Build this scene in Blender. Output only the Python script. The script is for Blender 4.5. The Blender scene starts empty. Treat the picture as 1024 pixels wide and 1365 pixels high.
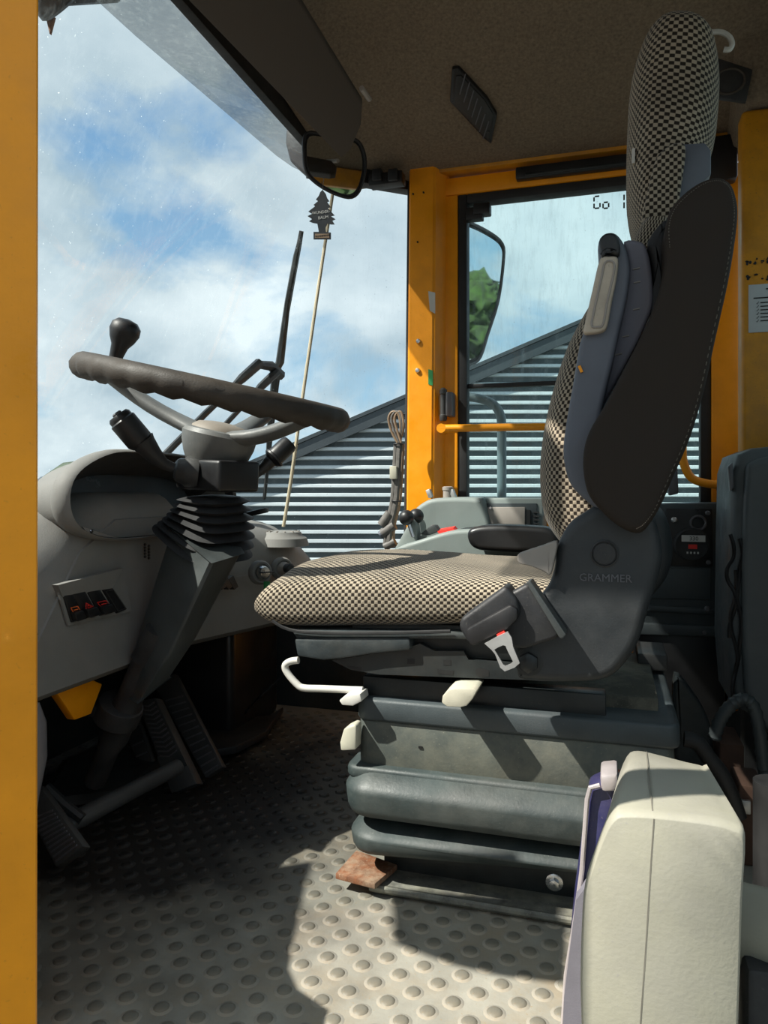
import bpy, bmesh, math, random
from mathutils import Vector, Matrix, noise
random.seed(4)
S = bpy.context.scene
COL = S.collection
# ------------------------------------------------------------------ camera
F = 986.0; TH = math.radians(17.0); H = 0.68; HOR = 650.0
s_, c_ = math.sin(TH), math.cos(TH)
cam = bpy.data.cameras.new('camera'); camo = bpy.data.objects.new('camera', cam); COL.objects.link(camo)
camo.location = (0, 0, H); camo.rotation_euler = (math.pi/2, 0, TH)
cam.sensor_width = 36; cam.lens = 36*F/1365; cam.shift_y = -(682.5-HOR)/1365
cam.clip_start = 0.02; cam.clip_end = 2000
S.camera = camo
# ------------------------------------------------------------------ sky, sun, exposure
S.view_settings.view_transform = 'Standard'; S.view_settings.look = 'None'
S.view_settings.exposure = 0.0; S.view_settings.gamma = 1.0; S.view_settings.use_curve_mapping = False
W = bpy.data.worlds.new('sky'); S.world = W; W.use_nodes = True
nt = W.node_tree; N = nt.nodes; L = nt.links; N.clear()
def nd(t, **k):
    n = N.new(t)
    for a, b in k.items(): setattr(n, a, b)
    return n
out = nd('ShaderNodeOutputWorld'); bg = nd('ShaderNodeBackground')
tc = nd('ShaderNodeTexCoord'); sep = nd('ShaderNodeSeparateXYZ'); L.new(tc.outputs['Generated'], sep.inputs[0])
ad = nd('ShaderNodeMath', operation='ADD'); ad.inputs[1].default_value = 0.5; L.new(sep.outputs[2], ad.inputs[0])
mx = nd('ShaderNodeMath', operation='MAXIMUM'); mx.inputs[1].default_value = 0.05; L.new(ad.outputs[0], mx.inputs[0])
dx = nd('ShaderNodeMath', operation='DIVIDE'); L.new(sep.outputs[0], dx.inputs[0]); L.new(mx.outputs[0], dx.inputs[1])
dy = nd('ShaderNodeMath', operation='DIVIDE'); L.new(sep.outputs[1], dy.inputs[0]); L.new(mx.outputs[0], dy.inputs[1])
cb = nd('ShaderNodeCombineXYZ'); L.new(dx.outputs[0], cb.inputs[0]); L.new(dy.outputs[0], cb.inputs[1]); cb.inputs[2].default_value = 8.1
n1 = nd('ShaderNodeTexNoise'); n1.inputs['Scale'].default_value = 2.2; n1.inputs['Detail'].default_value = 9; n1.inputs['Roughness'].default_value = .56; n1.inputs['Distortion'].default_value = .25
L.new(cb.outputs[0], n1.inputs['Vector'])
r1 = nd('ShaderNodeValToRGB'); r1.color_ramp.elements[0].position = .375; r1.color_ramp.elements[1].position = .485
L.new(n1.outputs[0], r1.inputs[0])
n2 = nd('ShaderNodeTexNoise'); n2.inputs['Scale'].default_value = 2.6; n2.inputs['Detail'].default_value = 6; L.new(cb.outputs[0], n2.inputs['Vector'])
r2 = nd('ShaderNodeValToRGB'); r2.color_ramp.elements[0].position = .36; r2.color_ramp.elements[1].position = .62
r2.color_ramp.elements[0].color = (.42, .55, .64, 1); r2.color_ramp.elements[1].color = (.90, 1.0, 1.04, 1)
L.new(n2.outputs[0], r2.inputs[0])
rs = nd('ShaderNodeValToRGB'); rs.color_ramp.elements[0].position = 0.0; rs.color_ramp.elements[1].position = .7
rs.color_ramp.elements[0].color = (.42, .68, .84, 1); rs.color_ramp.elements[1].color = (.075, .23, .56, 1)
L.new(sep.outputs[2], rs.inputs[0])
mc = nd('ShaderNodeMixRGB'); L.new(r1.outputs[0], mc.inputs[0]); L.new(rs.outputs[0], mc.inputs[1]); L.new(r2.outputs[0], mc.inputs[2])
L.new(mc.outputs[0], bg.inputs[0]); bg.inputs[1].default_value = 1.0; L.new(bg.outputs[0], out.inputs[0])
sun = bpy.data.lights.new('sun', 'SUN'); sun.energy = 8.5; sun.angle = math.radians(.6); sun.color = (1, .95, .86)
suno = bpy.data.objects.new('sun', sun); COL.objects.link(suno)
SD = Vector((-.72, -.50, 1.0)); suno.rotation_euler = SD.to_track_quat('Z', 'Y').to_euler(); suno.location = SD*20

# ------------------------------------------------------------------ picture-to-place helpers (points on real planes)
def D(px, py):
    u = (px-512)/F
    return Vector((-s_+u*c_, c_+u*s_, -(py-HOR)/F))
C0 = Vector((0, 0, H))
def PY(px, py, Y): d = D(px, py); return C0+d*(Y/d.y)
def PX(px, py, X): d = D(px, py); return C0+d*(X/d.x)
def PZ(px, py, z): d = D(px, py); return C0+d*((z-H)/d.z)
def PT(px, py, t): return C0+D(px, py)*t
def PP(px, py, p, n): d = D(px, py); n = Vector(n); return C0+d*((Vector(p)-C0).dot(n)/d.dot(n))
def V(*a): return Vector(a)

def spline(pts, k=5, closed=True):
    n = len(pts); o = []; P = [Vector(p) for p in pts]
    for i in range(n if closed else n-1):
        if closed: a, b, c, d = P[(i-1) % n], P[i], P[(i+1) % n], P[(i+2) % n]
        else: a, b, c, d = P[max(i-1, 0)], P[i], P[i+1], P[min(i+2, n-1)]
        for j in range(k):
            t = j/k
            o.append(.5*((2*b)+(c-a)*t+(2*a-5*b+4*c-d)*t*t+(3*b-a-3*c+d)*t**3))
    if not closed: o.append(P[-1].copy())
    return o

class B:
    def __init__(s): s.bm = bmesh.new(); s.uv = None
    def box(s, x0, x1, y0, y1, z0, z1, M=None, bev=0, seg=2):
        r = bmesh.ops.create_cube(s.bm, size=1)
        vs = r['verts']
        for v in vs:
            v.co = Vector(((x0+x1)/2+v.co.x*(x1-x0), (y0+y1)/2+v.co.y*(y1-y0), (z0+z1)/2+v.co.z*(z1-z0)))
        if bev:
            es = list({e for v in vs for e in v.link_edges})
            rr = bmesh.ops.bevel(s.bm, geom=es, offset=bev, segments=seg, profile=.5, affect='EDGES')
            vs = list({v for f in rr['faces'] for v in f.verts} | {v for v in vs if v.is_valid})
        if M is not None:
            for v in vs: v.co = M @ v.co
        return s
    def prism(s, pts, vec):
        vec = Vector(vec); a = [s.bm.verts.new(p) for p in pts]; b = [s.bm.verts.new(Vector(p)+vec) for p in pts]
        s.bm.faces.new(a); s.bm.faces.new(b[::-1]); n = len(a)
        for i in range(n): s.bm.faces.new((a[i], b[i], b[(i+1) % n], a[(i+1) % n]))
        return s
    def loft(s, rings, cap=True, closed=True, uvs=None):
        R = [[s.bm.verts.new(p) for p in r] for r in rings]; n = len(R[0])
        if uvs and s.uv is None: s.uv = s.bm.loops.layers.uv.new('UVMap')
        for i in range(len(R)-1):
            for j in range(n if closed else n-1):
                k = (j+1) % n
                try: f = s.bm.faces.new((R[i][j], R[i][k], R[i+1][k], R[i+1][j]))
                except ValueError: continue
                if uvs:
                    jj = j+1
                    for l, q in zip(f.loops, ((i, j), (i, jj), (i+1, jj), (i+1, j))): l[s.uv].uv = uvs(*q)
        if cap:
            for r in (R[0], R[-1][::-1]):
                try:
                    f = s.bm.faces.new(r)
                    if s.uv:
                        for l in f.loops: l[s.uv].uv = (l.vert.co.x, l.vert.co.z)
                except ValueError: pass
        return s
    def tube(s, pts, r, n=10, closed=False, cap=True):
        pts = [Vector(p) for p in pts]; m = len(pts)
        rad = r if isinstance(r, (list, tuple)) else [r]*m
        rings = []; up = None
        for i, p in enumerate(pts):
            a = pts[(i-1) % m] if (closed or i) else p; b = pts[(i+1) % m] if (closed or i < m-1) else p
            t = (b-a).normalized()
            if up is None:
                up = t.cross(Vector((.3, .5, .81))).normalized()
            up = (up-t*up.dot(t)).normalized(); w = t.cross(up)
            rings.append([p+(up*math.cos(2*math.pi*k/n)+w*math.sin(2*math.pi*k/n))*rad[i] for k in range(n)])
        if closed: rings.append(rings[0]); cap = False
        s.loft(rings, cap); 
        if closed: bmesh.ops.remove_doubles(s.bm, verts=s.bm.verts, dist=1e-6)
        return s
    def lathe(s, o, ax, prof, n=24, sx=1, cap=True):
        o = Vector(o); ax = Vector(ax).normalized(); u = ax.cross(Vector((0, 1, 0)) if abs(ax.y) < .9 else Vector((1, 0, 0))).normalized(); w = ax.cross(u)
        s.loft([[o+ax*h+(u*math.cos(2*math.pi*k/n)*sx+w*math.sin(2*math.pi*k/n))*r for k in range(n)] for r, h in prof], cap)
        return s
    def ball(s, c, r, sc=(1, 1, 1), sub=2):
        rr = bmesh.ops.create_icosphere(s.bm, subdivisions=sub, radius=r)
        for v in rr['verts']: v.co = Vector((v.co.x*sc[0], v.co.y*sc[1], v.co.z*sc[2]))+Vector(c)
        return s
    def pillow(s, pts, Y0, Y1, inset=.012, steps=4, back=True, ax=V(0, 1, 0), uvf=None):
        # closed outline (3D at plane Y0) swollen to thickness towards Y1 with rounded rims
        n = len(pts); P = [Vector(p) for p in pts]
        A = 0
        e1 = Vector((1, 0, 0)) if abs(ax.y) > .5 else Vector((0, 1, 0)); e2 = Vector((0, 0, 1))
        for i in range(n):
            a, b = P[i], P[(i+1) % n]; A += a.dot(e1)*b.dot(e2)-b.dot(e1)*a.dot(e2)
        sg = 1 if A > 0 else -1
        nor = []
        for i in range(n):
            t = P[(i+1) % n]-P[i-1]; nor.append((e1*(-t.dot(e2))+e2*t.dot(e1)).normalized()*sg)
        d = Y1-Y0; h = min(inset, abs(d)/2); sd = 1 if d > 0 else -1
        rings = [[P[i]+nor[i]*(inset+.001) for i in range(n)]]
        for k in range(steps+1):
            a = math.pi/2*k/steps
            rings.append([P[i]+nor[i]*inset*(1-math.sin(a))+ax*sd*h*(1-math.cos(a)) for i in range(n)])
        if back:
            for k in range(steps+1):
                a = math.pi/2*(1-k/steps)
                rings.append([P[i]+nor[i]*inset*(1-math.sin(a))+ax*(d-sd*h*(1-math.cos(a))) for i in range(n)])
            rings.append([P[i]+nor[i]*(inset+.001)+ax*d for i in range(n)])
        else: rings.append([p+ax*d for p in P])
        s.loft(rings); return s
    def bevel(s, w, seg=2, ang=25):
        s.bm.normal_update()
        es = [e for e in s.bm.edges if len(e.link_faces) == 2 and e.calc_face_angle(0) > math.radians(ang)]
        bmesh.ops.bevel(s.bm, geom=es, offset=w, segments=seg, profile=.5, affect='EDGES', clamp_overlap=True); return s
    def planar_uv(s, e1=V(1, 0, 0), e2=V(0, 0, 1)):
        s.uv = s.bm.loops.layers.uv.verify()
        for f in s.bm.faces:
            for l in f.loops: l[s.uv].uv = (l.vert.co.dot(e1), l.vert.co.dot(e2))
        return s
    def mesh(s, name, m, smooth=True, ang=38):
        bmesh.ops.recalc_face_normals(s.bm, faces=s.bm.faces)
        for f in s.bm.faces: f.smooth = smooth and len(f.verts) <= 4
        big = [f for f in s.bm.faces if len(f.verts) > 4]
        if big: bmesh.ops.triangulate(s.bm, faces=big, ngon_method='BEAUTY')
        me = bpy.data.meshes.new(name); s.bm.to_mesh(me); s.bm.free()
        if m: me.materials.append(m)
        if smooth:
            me.set_sharp_from_angle(angle=math.radians(ang))
        return me

def link(name, me, parent=None, label=None, cat=None, group=None, kind=None):
    o = bpy.data.objects.new(name, me); COL.objects.link(o)
    if parent is not None:
        o.parent = parent; q = parent; off = V(0, 0, 0)
        if parent.parent is None and parent.type == 'EMPTY': o.matrix_parent_inverse = Matrix.Translation(-parent.location)
    if label: o['label'] = label
    if cat: o['category'] = cat
    if group: o['group'] = group
    if kind: o['kind'] = kind
    return o
def obj(name, b, m, parent=None, label=None, cat=None, group=None, kind=None, smooth=True, ang=38):
    return link(name, b.mesh(name, m, smooth, ang), parent, label, cat, group, kind)
def thing(name, loc, label, cat, group=None):
    o = bpy.data.objects.new(name, None); COL.objects.link(o); o.location = loc; o.empty_display_size = .05
    o['label'] = label; o['category'] = cat
    if group: o['group'] = group
    return o
def text(name, body, size, M, m, parent=None, ext=.0004, align='CENTER', label=None):
    cu = bpy.data.curves.new(name, 'FONT'); cu.body = body; cu.size = size; cu.extrude = ext; cu.align_x = align; cu.align_y = 'CENTER'; cu.resolution_u = 2
    t = bpy.data.objects.new(name+'_tmp', cu); COL.objects.link(t)
    dg = bpy.context.evaluated_depsgraph_get(); me = bpy.data.meshes.new_from_object(t.evaluated_get(dg)); me.name = name
    bpy.data.objects.remove(t); bpy.data.curves.remove(cu)
    me.transform(M); me.materials.clear(); me.materials.append(m)
    return link(name, me, parent, label)
def frame(o, x, y):
    x = Vector(x).normalized(); z = x.cross(Vector(y)).normalized(); y = z.cross(x)
    M = Matrix.Identity(4)
    for i in range(3): M[i][0], M[i][1], M[i][2], M[i][3] = x[i], y[i], z[i], o[i]
    return M

# ------------------------------------------------------------------ materials
def mat(name, col, rough=.6, metal=0, var=.25, sc=14, bump=.15, bsc=400, dust=0, dcol=(.35, .33, .29), spec=.5, rvar=.15, coat=0, seedz=0):
    m = bpy.data.materials.new(name); m.use_nodes = True; t = m.node_tree; n = t.nodes; l = t.links
    p = n['Principled BSDF']; p.inputs['Metallic'].default_value = metal; p.inputs['Specular IOR Level'].default_value = spec
    p.inputs['Coat Weight'].default_value = coat
    g = n.new('ShaderNodeNewGeometry') if False else n.new('ShaderNodeTexCoord')
    a = n.new('ShaderNodeTexNoise'); a.inputs['Scale'].default_value = sc; a.inputs['Detail'].default_value = 6; a.inputs['Roughness'].default_value = .62
    l.new(g.outputs['Object'], a.inputs['Vector'])
    r = n.new('ShaderNodeMapRange'); r.inputs['From Min'].default_value = .3; r.inputs['From Max'].default_value = .7; r.inputs['To Min'].default_value = 1-var; r.inputs['To Max'].default_value = 1+var
    l.new(a.outputs[0], r.inputs[0])
    mu = n.new('ShaderNodeVectorMath'); mu.operation = 'SCALE'; mu.inputs[0].default_value = col[:3]; l.new(r.outputs[0], mu.inputs['Scale'])
    last = mu.outputs[0]
    if dust:
        b = n.new('ShaderNodeTexNoise'); b.inputs['Scale'].default_value = sc*.45; b.inputs['Detail'].default_value = 9; b.inputs['Roughness'].default_value = .7
        l.new(g.outputs['Object'], b.inputs['Vector'])
        q = n.new('ShaderNodeMapRange'); q.inputs['From Min'].default_value = .44; q.inputs['From Max'].default_value = .64; q.inputs['To Max'].default_value = dust; l.new(b.outputs[0], q.inputs[0])
        sp = n.new('ShaderNodeTexNoise'); sp.inputs['Scale'].default_value = 260; sp.inputs['Detail'].default_value = 2; l.new(g.outputs['Object'], sp.inputs['Vector'])
        sq = n.new('ShaderNodeMapRange'); sq.inputs['From Min'].default_value = .66; sq.inputs['From Max'].default_value = .74; sq.inputs['To Max'].default_value = min(1, dust*1.6); l.new(sp.outputs[0], sq.inputs[0])
        mm = n.new('ShaderNodeMath'); mm.operation = 'MAXIMUM'; l.new(q.outputs[0], mm.inputs[0]); l.new(sq.outputs[0], mm.inputs[1]); q = mm
        x = n.new('ShaderNodeMixRGB'); l.new(q.outputs[0], x.inputs[0]); l.new(last, x.inputs[1]); x.inputs[2].default_value = (*dcol, 1); last = x.outputs[0]
    l.new(last, p.inputs['Base Color'])
    rr = n.new('ShaderNodeMapRange'); rr.inputs['From Min'].default_value = .3; rr.inputs['From Max'].default_value = .7; rr.inputs['To Min'].default_value = max(.02, rough-rvar); rr.inputs['To Max'].default_value = min(1, rough+rvar)
    l.new(a.outputs[0], rr.inputs[0]); l.new(rr.outputs[0], p.inputs['Roughness'])
    if bump:
        c = n.new('ShaderNodeTexNoise'); c.inputs['Scale'].default_value = bsc; c.inputs['Detail'].default_value = 3; l.new(g.outputs['Object'], c.inputs['Vector'])
        u = n.new('ShaderNodeBump'); u.inputs['Strength'].default_value = bump; u.inputs['Distance'].default_value = .001; l.new(c.outputs[0], u.inputs['Height']); l.new(u.outputs[0], p.inputs['Normal'])
    m.diffuse_color = (*col[:3], 1)
    return m
def emis(name, col, st):
    m = mat(name, col); p = m.node_tree.nodes['Principled BSDF']; p.inputs['Emission Color'].default_value = (*col, 1); p.inputs['Emission Strength'].default_value = st; return m
def glass(name, tint, dirt=.05, gloss=.5, dcol=(.55, .62, .62), streak=1):
    m = bpy.data.materials.new(name); m.use_nodes = True; t = m.node_tree; n = t.nodes; l = t.links; n.clear()
    o = n.new('ShaderNodeOutputMaterial'); tr = n.new('ShaderNodeBsdfTransparent'); tr.inputs[0].default_value = (*tint, 1)
    gl = n.new('ShaderNodeBsdfGlossy'); gl.inputs['Roughness'].default_value = .02
    fr = n.new('ShaderNodeFresnel'); fr.inputs[0].default_value = 1.45
    k = n.new('ShaderNodeMath'); k.operation = 'MULTIPLY'; k.inputs[1].default_value = gloss; l.new(fr.outputs[0], k.inputs[0])
    a = n.new('ShaderNodeMixShader'); l.new(k.outputs[0], a.inputs[0]); l.new(tr.outputs[0], a.inputs[1]); l.new(gl.outputs[0], a.inputs[2])
    df = n.new('ShaderNodeBsdfTranslucent'); df.inputs[0].default_value = (*dcol, 1)
    c = n.new('ShaderNodeTexCoord'); mp = n.new('ShaderNodeMapping'); mp.inputs['Scale'].default_value = (1, 1, .18) if streak else (1, 1, 1); l.new(c.outputs['Object'], mp.inputs[0])
    ns = n.new('ShaderNodeTexNoise'); ns.inputs['Scale'].default_value = 60; ns.inputs['Detail'].default_value = 8; ns.inputs['Roughness'].default_value = .7; l.new(mp.outputs[0], ns.inputs[0])
    r = n.new('ShaderNodeMapRange'); r.inputs['From Min'].default_value = .5; r.inputs['From Max'].default_value = .8; r.inputs['To Min'].default_value = dirt*.3; r.inputs['To Max'].default_value = min(1, dirt*4); l.new(ns.outputs[0], r.inputs[0])
    vo = n.new('ShaderNodeTexNoise'); vo.inputs['Scale'].default_value = 220; vo.inputs['Detail'].default_value = 1; l.new(c.outputs['Object'], vo.inputs[0])
    rv = n.new('ShaderNodeMapRange'); rv.inputs['From Min'].default_value = .745; rv.inputs['From Max'].default_value = .80; rv.inputs['To Max'].default_value = .6; l.new(vo.outputs[0], rv.inputs[0])
    mxx = n.new('ShaderNodeMath'); mxx.operation = 'MAXIMUM'; l.new(r.outputs[0], mxx.inputs[0]); l.new(rv.outputs[0], mxx.inputs[1])
    z = n.new('ShaderNodeMixShader'); l.new(mxx.outputs[0], z.inputs[0]); l.new(a.outputs[0], z.inputs[1]); l.new(df.outputs[0], z.inputs[2])
    l.new(z.outputs[0], o.inputs[0]); return m
def checker(name, light, dark, scale, rough=.95):
    m = bpy.data.materials.new(name); m.use_nodes = True; t = m.node_tree; n = t.nodes; l = t.links
    p = n['Principled BSDF']; p.inputs['Roughness'].default_value = rough; p.inputs['Specular IOR Level'].default_value = .15
    p.inputs['Sheen Weight'].default_value = .15
    uv = n.new('ShaderNodeTexCoord'); sc = n.new('ShaderNodeVectorMath'); sc.operation = 'SCALE'; sc.inputs['Scale'].default_value = scale*math.pi; l.new(uv.outputs['UV'], sc.inputs[0])
    sx = n.new('ShaderNodeSeparateXYZ'); l.new(sc.outputs[0], sx.inputs[0])
    a = n.new('ShaderNodeMath'); a.operation = 'SINE'; l.new(sx.outputs[0], a.inputs[0]); b = n.new('ShaderNodeMath'); b.operation = 'SINE'; l.new(sx.outputs[1], b.inputs[0])
    pr = n.new('ShaderNodeMath'); pr.operation = 'MULTIPLY'; l.new(a.outputs[0], pr.inputs[0]); l.new(b.outputs[0], pr.inputs[1])
    r = n.new('ShaderNodeMapRange'); r.inputs['From Min'].default_value = -.16; r.inputs['From Max'].default_value = .16; l.new(pr.outputs[0], r.inputs[0])
    nz = n.new('ShaderNodeTexNoise'); nz.inputs['Scale'].default_value = 9; nz.inputs['Detail'].default_value = 5; l.new(uv.outputs['Object'], nz.inputs[0])
    q = n.new('ShaderNodeMapRange'); q.inputs['From Min'].default_value = .3; q.inputs['From Max'].default_value = .7; q.inputs['To Min'].default_value = .72; q.inputs['To Max'].default_value = 1.1; l.new(nz.outputs[0], q.inputs[0])
    x = n.new('ShaderNodeMixRGB'); l.new(r.outputs[0], x.inputs[0]); x.inputs[1].default_value = (*dark, 1); x.inputs[2].default_value = (*light, 1)
    mu = n.new('ShaderNodeVectorMath'); mu.operation = 'SCALE'; l.new(x.outputs[0], mu.inputs[0]); l.new(q.outputs[0], mu.inputs['Scale']); l.new(mu.outputs[0], p.inputs['Base Color'])
    bu = n.new('ShaderNodeBump'); bu.inputs['Strength'].default_value = .35; bu.inputs['Distance'].default_value = .001; l.new(pr.outputs[0], bu.inputs['Height']); l.new(bu.outputs[0], p.inputs['Normal'])
    return m

M = {}
M['yellow'] = mat('yellow_paint', (.95, .34, .0), .45, var=.10, sc=9, bump=.25, bsc=160, dust=.12, dcol=(.22, .11, .02))
M['yellow_worn'] = mat('worn_yellow_paint', (.60, .25, .008), .45, var=.16, sc=14, bump=.3, bsc=180, dust=.35, dcol=(.13, .07, .03))
M['head'] = mat('headliner_felt', (.20, .155, .11), .97, var=.28, sc=150, bump=.6, bsc=700, spec=.1)
M['visor'] = mat('visor_vinyl', (.075, .063, .052), .75, var=.08, bump=.2, bsc=500, spec=.2)
M['black'] = mat('black_plastic', (.012, .012, .013), .42, var=.2, bump=.1, bsc=500)
M['blackd'] = mat('dusty_black_plastic', (.018, .019, .021), .55, var=.3, bump=.2, bsc=300, dust=.22, dcol=(.12, .115, .10))
M['rubber'] = mat('black_rubber', (.016, .016, .017), .62, var=.25, bump=.2, bsc=260, dust=.12, dcol=(.09, .085, .08))
M['dash'] = mat('grey_dashboard_plastic', (.19, .188, .178), .68, var=.08, sc=22, bump=.35, bsc=520, dust=.2, dcol=(.24, .23, .21), spec=.3)
M['dashd'] = mat('dark_hood_lining', (.035, .035, .034), .85, var=.1, bump=.3, bsc=600)
M['console'] = mat('green_grey_console', (.20, .235, .225), .55, var=.07, bump=.2, bsc=500, dust=.1)
M['slate'] = mat('slate_grey_plastic', (.050, .062, .067), .5, var=.12, sc=18, bump=.25, bsc=420, dust=.14, dcol=(.14, .135, .12), spec=.4)
M['slated'] = mat('dark_slate_plastic', (.030, .038, .041), .5, var=.2, sc=22, bump=.25, bsc=300, dust=.28, dcol=(.11, .105, .09))
M['bellow'] = mat('seat_bellows_rubber', (.030, .042, .042), .55, var=.25, sc=16, bump=.3, bsc=200, dust=.3, dcol=(.13, .135, .12))
M['body'] = mat('dusty_seat_body', (.070, .080, .072), .62, var=.2, sc=12, bump=.3, bsc=240, dust=.65, dcol=(.19, .185, .14))
M['steelb'] = mat('black_painted_steel', (.020, .024, .025), .42, metal=.2, var=.3, bump=.25, bsc=150, dust=.2, dcol=(.10, .09, .075))
M['dusty'] = mat('dusty_slide_plate', (.06, .058, .045), .8, var=.3, sc=20, dust=.8, dcol=(.21, .19, .14))
M['col'] = mat('column_shroud', (.045, .052, .052), .42, var=.3, sc=12, bump=.2, bsc=260, dust=.3, dcol=(.10, .105, .10))
M['wheel'] = mat('steering_wheel_vinyl', (.036, .028, .021), .65, var=.25, bump=.35, bsc=330, dust=.12, dcol=(.13, .11, .085))
M['spoke'] = mat('wheel_hub_grey', (.10, .104, .102), .5, var=.12, bump=.2, bsc=300, dust=.15)
M['cap'] = mat('hub_cap_taupe', (.22, .19, .155), .6, var=.1)
M['frame'] = mat('backrest_frame_plastic', (.115, .125, .150), .5, var=.1, bump=.2, bsc=400, spec=.4)
M['frame2'] = mat('backrest_inner_shell', (.165, .160, .190), .58, var=.1, bump=.2, bsc=400)
M['pad'] = mat('dark_brown_vinyl', (.030, .023, .018), .8, var=.16, sc=7, bump=.5, bsc=480, spec=.2)
M['stitch'] = mat('stitch_thread', (.10, .085, .065), .8)
M['beige'] = mat('worn_beige_plastic', (.50, .43, .34), .55, var=.14, sc=25, bump=.1, dust=.3, dcol=(.2, .16, .11))
M['taupe'] = mat('taupe_plastic', (.30, .27, .24), .5, var=.06)
M['white'] = mat('off_white_plastic', (.62, .60, .55), .45, var=.06)
M['knob'] = mat('old_cream_plastic', (.52, .50, .40), .5, var=.1)
M['cream'] = mat('cream_moulded_plastic', (.33, .32, .25), .52, var=.13, sc=9, bump=.25, bsc=260, dust=.5, dcol=(.30, .29, .26))
M['blue'] = mat('dark_blue_painted_metal', (.020, .022, .085), .35, var=.25, bump=.1, dust=.2, dcol=(.25, .2, .22))
M['palemet'] = mat('bare_metal_edge', (.55, .50, .50), .4, metal=.5, var=.1)
M['casing'] = mat('rear_casing_plastic', (.085, .098, .104), .5, var=.12, sc=18, bump=.25, bsc=420, dust=.14, dcol=(.16, .155, .14), spec=.4)
M['rust'] = mat('rusty_steel', (.17, .065, .028), .85, var=.4, sc=60, bump=.6, bsc=220, dust=.75, dcol=(.34, .25, .17))
M['rail'] = mat('worn_rail_steel', (.16, .16, .14), .55, metal=.4, var=.4, sc=45, bump=.4, bsc=160, dust=.7, dcol=(.30, .29, .22))
M['chrome'] = mat('worn_chrome', (.62, .62, .62), .28, metal=1, var=.1, bump=.05)
M['alum'] = mat('brushed_buckle_steel', (.50, .50, .49), .42, metal=.75, var=.12, bump=.1)
M['cable'] = mat('tan_cable', (.25, .165, .10), .55, var=.2)
M['tape'] = mat('grey_cable_wrap', (.13, .12, .11), .6, var=.3, sc=60)
M['rod'] = mat('cream_rod', (.50, .43, .30), .55, var=.1)
M['screen'] = mat('instrument_glass', (.115, .13, .145), .16, var=.15, sc=6, bump=0, dust=.25, dcol=(.10, .11, .115), spec=.8)
M['red'] = mat('red_symbol', (.75, .03, .02), .5, bump=0)
M['orange'] = mat('orange_symbol', (.8, .16, .03), .5, bump=0)
M['print'] = mat('white_print', (.62, .62, .60), .6, bump=0, var=.03)
M['ink'] = mat('black_ink', (.01, .01, .01), .6, bump=0)
M['paper'] = mat('sticker_paper', (.50, .52, .53), .5, bump=0, var=.05)
M['navy'] = mat('dark_blue_card', (.003, .008, .014), .6, bump=0)
M['tan'] = mat('tan_card', (.30, .20, .12), .6, bump=0)
M['green'] = mat('green_tag', (.02, .22, .06), .5, bump=0)
M['grey'] = mat('mid_grey_housing', (.10, .10, .11), .5, var=.1)
M['pipe'] = mat('grey_painted_pipe', (.13, .17, .19), .45, var=.1)
M['clad'] = mat('sunlit_cladding', (.62, .68, .70), .42, metal=.15, var=.12, sc=1.5, bump=0)  # pale colour stands for the sunlit slopes of the sheet
M['cladd'] = mat('shaded_cladding_valley', (.055, .072, .078), .6, var=.25, sc=2, bump=0)  # same sheet, darkened to stand for the shade between ribs
M['trim'] = mat('dark_roof_edge', (.050, .062, .070), .5, var=.1, sc=2, bump=0)
M['asphalt'] = mat('yard_asphalt', (.10, .10, .095), .9, var=.25, sc=1.5, bump=0)
M['hill'] = mat('wooded_hill', (.060, .085, .050), 1, var=.6, sc=.35, bump=0)
M['roofr'] = mat('red_roof_tiles', (.36, .07, .05), .9, bump=0)
M['house'] = mat('pale_house_wall', (.55, .52, .47), .9, bump=0)
M['leaf'] = mat('tree_leaves', (.030, .062, .014), .9, var=.8, sc=2.5, bump=0)
M['hinge'] = mat('hinge_cover_plastic', (.022, .026, .029), .5, var=.25, sc=14, bump=.25, bsc=300, dust=.16, dcol=(.10, .095, .085))
M['pedal'] = mat('pedal_rubber', (.040, .043, .044), .55, var=.3, dust=.3, dcol=(.10, .095, .085))
M['bark'] = mat('tree_bark', (.06, .045, .03), .9, bump=0)
M['mirror'] = mat('mirror_silver', (.86, .88, .88), .02, metal=1, var=.01, bump=0, rvar=.0)
M['brick'] = mat('brown_carton', (.085, .045, .03), .9, var=.3)
M['gw'] = glass('windscreen_glass', (.95, .99, .99), .02, .05)
M['gd'] = glass('door_glass', (.88, .97, .965), .05, .2)
M['gs'] = glass('smoked_acrylic', (.66, .66, .66), .06, .1, streak=0)
M['check'] = checker('houndstooth_fabric', (.40, .335, .25), (.024, .018, .013), 172)
M['checkd'] = M['check']

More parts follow.
